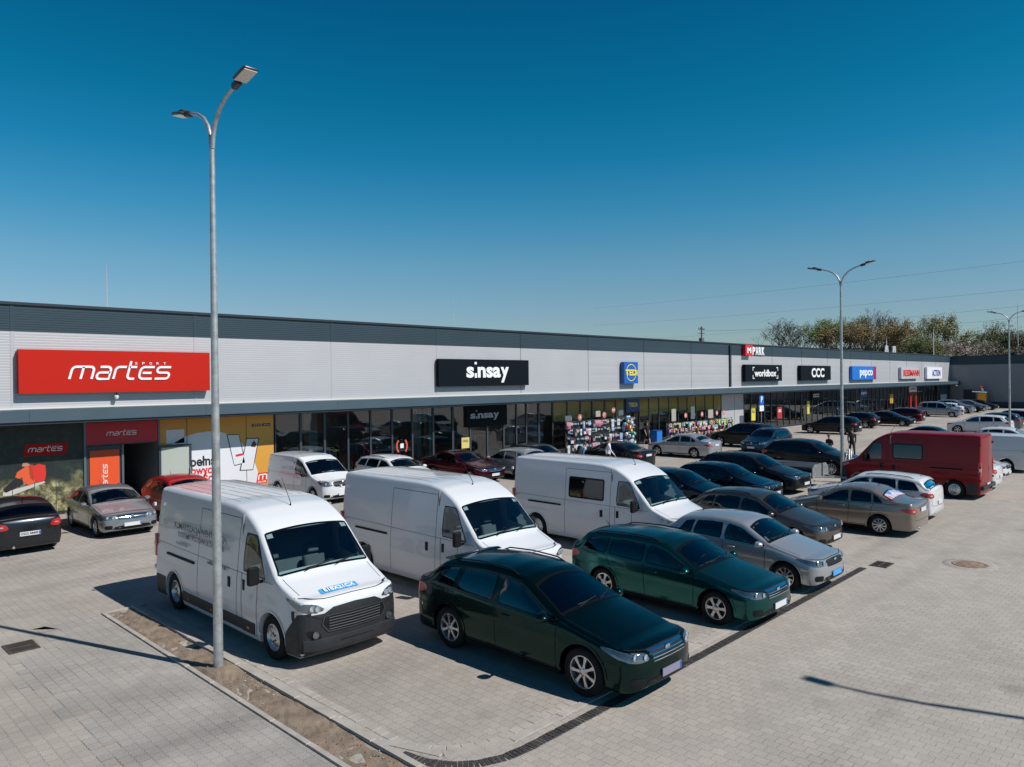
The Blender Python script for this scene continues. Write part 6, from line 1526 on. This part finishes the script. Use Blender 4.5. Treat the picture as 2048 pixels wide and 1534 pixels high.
# ------------------------------------------------------------------ people
skin = mat('skin', (.46, .27, .20), .55)
def person(label, x, y, rz, top, legs, hair, shirt_sleeve=True, h=1.76, pose='walk', shorts=False, z=0., cap=False, name='person', bag=None, bald=False, shoe=(.02, .02, .02)):
    k = h / 1.76; rnd = random.Random(int(x * 100))
    J = {'pelvis': (0, 0, .95), 'waist': (0, 0, 1.10), 'chest': (.02, 0, 1.30), 'neck': (.02, 0, 1.48), 'throat': (.03, 0, 1.54), 'head': (.05, 0, 1.66), 'crown': (.05, 0, 1.73)}
    sw = .24 if pose == 'walk' else .03; lean = {'lean': .42}.get(pose, 0)
    Rd = {'pelvis': (.155, .11), 'waist': (.145, .10), 'chest': (.175, .115), 'neck': (.075, .065), 'throat': (.052, .055), 'head': (.078, .095), 'crown': (.058, .07)}
    E_ = [('pelvis', 'waist', 1), ('waist', 'chest', 1), ('chest', 'neck', 1), ('neck', 'throat', 0), ('throat', 'head', 0), ('head', 'crown', 0)]
    for s_, sg in (('l', 1), ('r', -1)):
        f = sw * sg
        J['hip' + s_] = (0, .09 * sg, .90); J['knee' + s_] = (f * .55 + .03, .10 * sg, .50); J['ank' + s_] = (f * 1.15 - (.08 if f < 0 else 0), .10 * sg, .09 + (.05 if f < 0 else 0)); J['toe' + s_] = (f * 1.15 + .16, .11 * sg, .035)
        J['sh' + s_] = (.01, .18 * sg, 1.43); J['elb' + s_] = (-f * .55 - .02, .235 * sg, 1.14); J['wr' + s_] = (-f * .9 + .09, .22 * sg, .90); J['palm' + s_] = (-f * .95 + .12, .215 * sg, .83)
        if pose == 'fold': J['elb' + s_] = (-.02, .24 * sg, 1.16); J['wr' + s_] = (.22, .10 * sg, 1.20); J['palm' + s_] = (.26, .03 * sg, 1.21)
        Rd.update({'hip' + s_: (.10, .10), 'knee' + s_: (.062, .062), 'ank' + s_: (.042, .046), 'toe' + s_: (.036, .03), 'sh' + s_: (.062, .062), 'elb' + s_: (.044, .044), 'wr' + s_: (.030, .026), 'palm' + s_: (.036, .020)})
        E_ += [('pelvis', 'hip' + s_, 2), ('hip' + s_, 'knee' + s_, 2), ('knee' + s_, 'ank' + s_, 0 if shorts else 2), ('ank' + s_, 'toe' + s_, 3), ('chest', 'sh' + s_, 1), ('sh' + s_, 'elb' + s_, 1), ('elb' + s_, 'wr' + s_, 1 if shirt_sleeve else 0), ('wr' + s_, 'palm' + s_, 0)]
        p = Vector(J['palm' + s_]); d = (p - Vector(J['wr' + s_])).normalized()
        for q in range(4):
            o_ = Vector((.026 - .017 * q, 0, 0)) if pose != 'fold' else Vector((0, 0, .026 - .017 * q)); ln = (.062, .072, .068, .052)[q]
            J['f%d%s' % (q, s_)] = tuple(p + o_ + d * ln * .6); J['g%d%s' % (q, s_)] = tuple(p + o_ + d * ln * .95 + Vector((.012, -.016 * sg, 0)))
            Rd['f%d%s' % (q, s_)] = (.009, .009); Rd['g%d%s' % (q, s_)] = (.0075, .0075)
            E_ += [('palm' + s_, 'f%d%s' % (q, s_), 0), ('f%d%s' % (q, s_), 'g%d%s' % (q, s_), 0)]
        J['t' + s_] = tuple(p - d * .02 + Vector((.045, -.012 * sg, -.02))); Rd['t' + s_] = (.0105, .0105); E_.append(('palm' + s_, 't' + s_, 0))
    def bend(v):
        v = Vector(v)
        if lean and v.z > .93: M = Matrix.Translation((0, 0, .93)) @ Matrix.Rotation(lean, 4, 'Y') @ Matrix.Translation((0, 0, -.93)); v = M @ v
        return v * k
    names = list(J); idx = {n_: i for i, n_ in enumerate(names)}; P_ = [bend(J[n_]) for n_ in names]
    me = bpy.data.meshes.new('body'); me.from_pydata(P_, [(idx[a], idx[b_]) for a, b_, _ in E_], [])
    o = bpy.data.objects.new('body', me); COL.objects.link(o); md = o.modifiers.new('s', 'SKIN'); md.use_smooth_shade = True; md.branch_smoothing = .3
    for i, n_ in enumerate(names):
        sv = me.skin_vertices[0].data[i]; sv.radius = (Rd[n_][0] * k, Rd[n_][1] * k); sv.use_root = n_ == 'pelvis'
    o.modifiers.new('b', 'SUBSURF').levels = 1
    dg = bpy.context.evaluated_depsgraph_get(); m2 = bpy.data.meshes.new_from_object(o.evaluated_get(dg)); bpy.data.objects.remove(o); bpy.data.meshes.remove(me)
    m2.materials.clear()
    for m_ in (skin, top, legs, mat('shoe_%.2f' % shoe[0], shoe, .5)): m2.materials.append(m_)
    segs = [(P_[idx[a]], P_[idx[b_]], c) for a, b_, c in E_]
    for f in m2.polygons:
        c = f.center; best = 9; mi = 0
        for a, b_, ci in segs:
            ab = b_ - a; t = max(0, min(1, (c - a).dot(ab) / ab.length_squared)); d_ = (c - a - ab * t).length
            if d_ < best: best, mi = d_, ci
        f.material_index = mi; f.use_smooth = True
    if lean == 0:
        for f in m2.polygons:
            if f.material_index in (1, 2) and abs(f.center.y) < .2 * k: f.material_index = 1 if f.center.z > .93 * k else 2
            if shorts and f.center.z < .55 * k and f.material_index == 2: f.material_index = 0
    r = empty(name, (x, y, z), rz, label, 'person', 'people in the car park')
    o = bpy.data.objects.new('body', m2); COL.objects.link(o); o.parent = r
    hd = bend(J['head']); tilt = Matrix.Rotation(lean, 4, 'Y')
    def on_head(b, nm, m_): b.v = [tuple(hd + (tilt @ Vector(v)) * k) for v in b.v]; b.build(nm, m_, r)
    b = MB(); b.lathe([(.012, -.02), (.016, .0), (.008, .028)], 'z', 6, M=Matrix.Translation((.093, 0, -.005)) @ Matrix.Diagonal((1.3, .8, 1, 1))); on_head(b, 'nose', skin)
    for sg in (-1, 1):
        b = MB(); b.lathe([(0, -.008), (.011, 0), (0, .008)], 'z', 8, M=Matrix.Translation((.084, .03 * sg, .018))); on_head(b, 'eye', mat('eye_dark', (.03, .02, .02), .3))
        b = MB(); b.lathe([(0, -.03), (.02, -.01), (.024, .012), (0, .03)], 'z', 8, M=Matrix.Translation((-.005, .082 * sg, .0)) @ Matrix.Diagonal((.9, .4, 1, 1))); on_head(b, 'ear', skin)
    b = MB(); b.box(.083, .090, -.022, .022, -.050, -.042); on_head(b, 'mouth', mat('lips', (.30, .10, .09), .5))
    b = MB(); rg = []
    for z_, rr_ in ((-.045, .080), (.0, .093), (.05, .094), (.085, .075), (.108, .04), (.115, 0)): rg.append((rr_, z_))
    b.lathe(rg, 'z', 16, M=Matrix.Translation((-.020, 0, .012)) @ Matrix.Diagonal((1.02, .96, 1.0 if not bald else .75, 1))); on_head(b, 'cap' if cap else 'hair', hair)
    if cap: b = MB(); b.prism([(.05, -.07), (.15, -.05), (.17, 0), (.15, .05), (.05, .07)], .055, .068); on_head(b, 'cap_peak', hair)
    if bag:
        bb = MB(); bb.rbox(-.26, -.12, -.15, .15, 1.05, 1.45, .05); bb.v = [tuple(bend(v)) for v in bb.v]; bb.build('backpack', bag, r)
    return r
cl = lambda n, c: mat('cloth_' + n, c, .85, noise=.1, nscale=14)
hb = mat('hair_brown', (.06, .035, .022), .7); hk = mat('hair_black', (.015, .012, .012), .7); hg = mat('hair_grey', (.14, .12, .11), .7)
person('person in a white shirt and dark trousers standing by the black sedan', 31.75, 23.9, R(-55), cl('white', (.62, .64, .70)), cl('black', (.015, .016, .02)), mat('hair_ginger', (.22, .10, .05), .7), z=0, h=1.78)
person('person in black t-shirt and shorts walking out by the shop door', 45.1, 30.5, R(-120), cl('black_tee', (.012, .012, .014)), cl('black_shorts', (.014, .014, .016)), hb, shirt_sleeve=False, shorts=True, h=1.86, shoe=(.5, .5, .5))
person('person in a blue denim top bending down beside the black sedan', 30.2, 24.6, R(-20), cl('denim', (.09, .20, .34)), cl('navy', (.02, .03, .05)), hb, pose='lean', h=1.70, bag=cl('bag_black', (.02, .02, .022)))
person('bald person in a black jacket between the blue and black cars', 41.9, 16.3, R(160), cl('jacket_black', (.012, .013, .016)), cl('black2', (.014, .014, .016)), hg, pose='fold', bald=True, h=1.72)
person('person in a black suit and peaked cap in front of the red van', 46.1, 16.6, R(-150), cl('suit', (.010, .011, .014)), cl('suit_legs', (.012, .012, .015)), mat('cap_black', (.02, .02, .024), .6), cap=True, h=1.80)
person('person in a dark blue jacket walking along the far windows', 79.6, 30.1, R(10), cl('jacket_blue', (.02, .05, .09)), cl('navy2', (.015, .02, .03)), hk, h=1.8)
person('person in a grey top standing behind the glass by the orange ring sticker', 22.9, 34.2, R(-100), cl('grey', (.16, .15, .15)), cl('black3', (.015, .015, .02)), hk, z=.03, pose='stand')
person('person in a striped pale top behind the glass near the sinsay lightbox', 28.0, 34.5, R(-80), cl('pale', (.34, .36, .40)), cl('jeans', (.04, .07, .12)), hb, z=.03, pose='stand')

# ------------------------------------------------------------------ goods hung outside the TEDi shop
COLS = {'black': (.015, .016, .02), 'navy': (.02, .035, .09), 'pink': (.52, .27, .31), 'white': (.58, .58, .60), 'pale blue': (.22, .36, .55), 'grey': (.20, .21, .22), 'red': (.45, .03, .04), 'lime green': (.30, .52, .08),
        'cream': (.52, .46, .34), 'orange': (.60, .20, .04), 'purple': (.16, .06, .26), 'turquoise': (.06, .35, .38), 'rose': (.42, .12, .20), 'brown': (.14, .07, .04)}
GM = {k: mat('goods_' + k.replace(' ', '_'), v, .6, noise=.25, nscale=20) for k, v in COLS.items()}
def good_mesh(kind, seed):
    rnd = random.Random(seed); b = MB()
    if kind == 'backpack':
        b.rbox(-.15, .15, -.10, .06, -.40, 0, .05); b.rbox(-.11, .11, -.15, -.10, -.36, -.18, .02, 1); b.tube([(-.04, 0, 0), (0, 0, .05), (.04, 0, 0)], .01, 5)
    elif kind == 'cap':
        b.lathe([(.12, -.12), (.125, -.06), (.09, .0), (0, .03)], 'z', 12); b.prism([(-.08, -.10), (.08, -.10), (.06, -.22), (-.06, -.22)], -.13, -.115, mi=1)
    elif kind == 'slippers':
        for sx in (-.07, .07): b.rbox(sx - .05, sx + .05, -.06, .03, -.27, 0, .03, 0); b.rbox(sx - .045, sx + .045, -.10, -.05, -.20, -.08, .02, 1)
    elif kind == 'towel_roll':
        b.rbox(-.14, .14, -.08, .06, -.30, 0, .05); b.box(-.145, .145, -.085, -.07, -.18, -.13, 1)
    elif kind == 'net_bag':
        vs = []
        for i in range(5): b.lathe([(0, -.05), (.05, -.03), (.062, 0), (.05, .03), (0, .05)], 'z', 8, i % 2, Matrix.Translation((rnd.uniform(-.09, .09), rnd.uniform(-.05, .03), -.08 - .07 * i)))
    elif kind == 'toy_box':
        b.box(-.13, .13, -.09, .05, -.30, 0, 0); b.box(-.11, .11, -.095, -.09, -.20, -.05, 1)
    else:
        b.prism([(-.12, 0), (.12, 0), (.17, -.12), (.12, -.15), (.11, -.45), (-.11, -.45), (-.12, -.15), (-.17, -.12)], -.06, .02, 'xz'); b.box(-.06, .06, -.066, -.06, -.28, -.12, 1)
    return b
GCACHE = {}
def good(kind, ca, cb, x, y, z, label, grp):
    if (kind, ca, cb) not in GCACHE:
        o = good_mesh(kind, len(GCACHE)).build(kind, [GM[ca], GM[cb]]); GCACHE[(kind, ca, cb)] = o.data
        bpy.data.objects.remove(o)
    o = bpy.data.objects.new(kind, GCACHE[(kind, ca, cb)]); COL.objects.link(o); o.location = (x, y, z); o.rotation_euler = (0, 0, random.uniform(-.3, .3)); s_ = random.uniform(.85, 1.15); o.scale = (s_, s_, s_)
    tag(o, label, kind.replace('_', ' '), grp)
random.seed(19)
ordn = ['first', 'second', 'third', 'fourth', 'fifth', 'sixth', 'seventh', 'eighth', 'ninth']
def stand_rack(x0, x1, y, h, n, label, rows):
    r = empty('display_rack', ((x0 + x1) / 2, y, 0), 0, label, 'display rack', 'goods racks outside the shop'); w_ = (x1 - x0) / 2
    for x in (-w_, w_): b = MB(); b.box(x - .02, x + .02, -.02, .02, 0, h); b.box(x - .02, x + .02, -.32, .22, 0, .05); b.build('upright', alu_d, r)
    for z in rows: b = MB(); b.box(-w_, w_, -.012, .012, z, z + .03); b.build('rail', alu_d, r)
    b = MB(); b.box(-w_, w_, .02, .03, .2, h - .1); b.build('back_panel', mat('rack_mesh', (.03, .032, .036), .7), r)
L_KINDS = [('backpack', 'navy', 'white'), ('slippers', 'pink', 'white'), ('shirt', 'white', 'pale blue'), ('backpack', 'black', 'grey'), ('slippers', 'black', 'pale blue'), ('towel_roll', 'pale blue', 'white'), ('cap', 'black', 'white'), ('shirt', 'pale blue', 'cream'), ('slippers', 'navy', 'cream'), ('towel_roll', 'rose', 'pink'), ('backpack', 'pink', 'rose'), ('cap', 'grey', 'black'), ('shirt', 'black', 'red'), ('net_bag', 'lime green', 'black'), ('slippers', 'white', 'black')]
for i in range(6):
    x0 = 36.7 + 1.28 * i; stand_rack(x0, x0 + 1.2, 31.05, 2.3, 4, ordn[i] + ' rack from the left of the hanging goods left of the shop door', (2.15, 1.66, 1.16, .66))
    for j, z in enumerate((2.13, 1.64, 1.14, .64)):
        for k in range(4):
            kd, ca, cb = random.choice(L_KINDS)
            good(kd, ca, cb, x0 + .16 + .30 * k, 30.98, z, '%s %s, %s in the %s row of the %s tall rack' % (ca, kd.replace('_', '-'), ordn[k], ordn[j], ordn[i]), 'goods hanging left of the shop door')
R_KINDS = [('toy_box', 'white', 'turquoise'), ('net_bag', 'red', 'lime green'), ('toy_box', 'rose', 'white'), ('shirt', 'lime green', 'white'), ('net_bag', 'orange', 'white'), ('towel_roll', 'cream', 'red'), ('toy_box', 'purple', 'pink'), ('slippers', 'white', 'red'), ('backpack', 'turquoise', 'white'), ('cap', 'cream', 'brown'), ('net_bag', 'white', 'pink'), ('toy_box', 'cream', 'orange'), ('cap', 'red', 'white')]
for i in range(8):
    x0 = 48.4 + 1.28 * i; stand_rack(x0, x0 + 1.2, 31.0, 1.55, 3, ordn[i] + ' low rack from the left of the toys right of the shop door', (1.48, 1.08, .66))
    for j, z in enumerate((1.46, 1.06, .64)):
        for k in range(4):
            kd, ca, cb = random.choice(R_KINDS)
            good(kd, ca, cb, x0 + .16 + .30 * k, 30.92 - .08 * j, z, '%s %s, %s in the %s row of the %s low rack' % (ca, kd.replace('_', '-'), ordn[k], ordn[j], ordn[i]), 'goods on the racks right of the shop door')
bc = ['orange', 'white', 'turquoise', 'pale blue', 'red', 'cream', 'lime green']
for i in range(18):
    cx = 43.05 + random.uniform(-.42, .42); z = random.uniform(.9, 2.35); c_ = bc[i % 7]
    r = empty('balloon', (cx, 30.6 + random.uniform(-.12, .12), z), random.uniform(0, 3), '%s foil ball hanging %s in the bunch beside the shop door' % (c_, ('low', 'halfway up', 'high')[min(2, int((z - .9) / .5))]), 'balloon', 'balloons beside the shop door')
    b = MB(); b.lathe([(0, -.15), (.06, -.135), (.11, -.09), (.14, 0), (.11, .09), (.06, .135), (0, .15)], 'z', 14); b.build('skin', mat('foil_' + c_, COLS[c_], .2, .2, .5), r); b = MB(); b.lathe([(0, -.15), (.015, -.17)], 'z', 6); b.build('knot', GM[c_], r)
for i, (x, z, n_) in enumerate(((37.3, 2.35, '5'), (38.35, 2.4, '-50'), (41.0, 2.45, '17'), (42.05, 2.75, '14'), (51.5, 1.98, '5'), (52.7, 2.0, '3'), (54.0, 1.98, '5'), (55.3, 1.95, '3'), (56.4, 1.98, '3'), (57.6, 1.98, '5'))):
    r = empty('price_disc', (x, 31.2, z), 0, 'round red price disc reading %s above the %s racks, %s from the left' % (n_, 'left' if x < 46 else 'right', ordn[i if x < 46 else i - 4]), 'price sign', 'round red price signs')
    b = MB(); b.lathe([(0, 0), (.2, 0), (.2, .012), (0, .012)], 'y', 24); b.build('disc', mat('disc_red', (.50, .03, .02), .4), r)
    ring_on(x, z, .205, .205, 31.195, .03, mat('disc_edge', (.68, .30, .22), .4), r); fit_text('number', n_, x - .11, x + .11, z - .10, z + .10, 31.19, lw, r, .003, .03)
for i, (x, z, w_, h_) in enumerate(((36.8, 2.0, .6, .55), (40.0, 2.35, .5, .4), (42.6, 2.35, .55, .35), (49.4, 1.6, .62, .95), (52.2, 1.65, .6, 1.0), (54.9, 1.6, .8, .7))):
    poster(x, x + w_, z, z + h_, ((.10, .13, .15), (.36, .34, .30))[i % 2], 'small %s price board %s from the left above the goods' % (('dark', 'pale')[i % 2], ordn[i]), y=31.15)
b = MB(); r = empty('display_bin', (47.35, 31.2, 0), 0, 'plain bright blue display bin right of the shop door', 'bin'); b.rbox(-.36, .36, -.3, .3, .02, 1.0, .03); b.build('box', mat('bin_blue', (.01, .16, .55), .45), r); b = MB(); b.box(-.38, .38, -.32, .32, 1.0, 1.04); b.build('lid', mat('bin_blue_dark', (.008, .06, .25), .45), r)
# furnishing inside the shops, dim behind the glass
random.seed(23)
def rail_of_clothes(x, y, rz, label):
    r = empty('clothes_rail', (x, y, .03), rz, label, 'clothes rail', 'clothes rails inside the shops')
    b = MB(); b.tube([(-.8, 0, 0), (-.8, 0, 1.45), (.8, 0, 1.45), (.8, 0, 0)], .02, 6); b.build('frame', chrome, r)
    for k in range(9):
        c_ = random.choice(list(GM)); b = MB(); x_ = -.7 + .175 * k; b.prism([(-.22, 1.38), (0, 1.44), (.22, 1.38), (.26, 1.1), (.2, .45), (-.2, .45), (-.26, 1.1)], x_ - .03, x_ + .03, 'yz'); b.build('garment', GM[c_], r)
wh = {18.5: 'left end', 22.0: 'white van', 25.0: 'ring sticker', 29.5: 'lightbox', 33.0: 'second partition'}
for i, x in enumerate((18.0, 20.9, 23.6, 25.6, 30.2, 32.4, 34.9, 65, 68.5, 72, 80, 86, 93, 97, 104, 107)):
    rail_of_clothes(x, 33.6 + .5 * (i % 3), random.uniform(-.5, .5), '%s clothes rail from the left behind the %s windows' % ((ordn + ['tenth'])[i % 7 if i < 7 else i - 7], 'sinsay' if i < 7 else 'far'))
for i, x in enumerate((38.0, 40.6, 43.0, 48.6, 51.4, 54.2, 57.0, 63.8, 70.5, 78.4, 84, 92, 100, 112, 116)):
    r = empty('shelf_unit', (x, 35.2, .03), 0, '%s lit shelf unit from the left inside the %s' % ((ordn + ['tenth'])[i if i < 7 else i - 7], 'TEDi shop' if i < 7 else 'far shops'), 'shelf', 'shelf units inside the shops')
    for z in (.3, .8, 1.3, 1.8): b = MB(); b.box(-.9, .9, -.2, .2, z, z + .03); b.build('board', white_p, r)
    for sx in (-.92, .9): b = MB(); b.box(sx, sx + .02, -.2, .2, 0, 2.1); b.build('side', white_p, r)
    b = MB()
    for z in (.33, .83, 1.33, 1.83):
        q = -.86
        while q < .75: w_ = random.uniform(.08, .22); b.box(q, q + w_, -.16, .1, z, z + random.uniform(.12, .4), random.randrange(5)); q += w_ + .03
    tag(b.build('goods', [GM[c_] for c_ in random.sample(list(GM), 5)], r), kind='stuff')
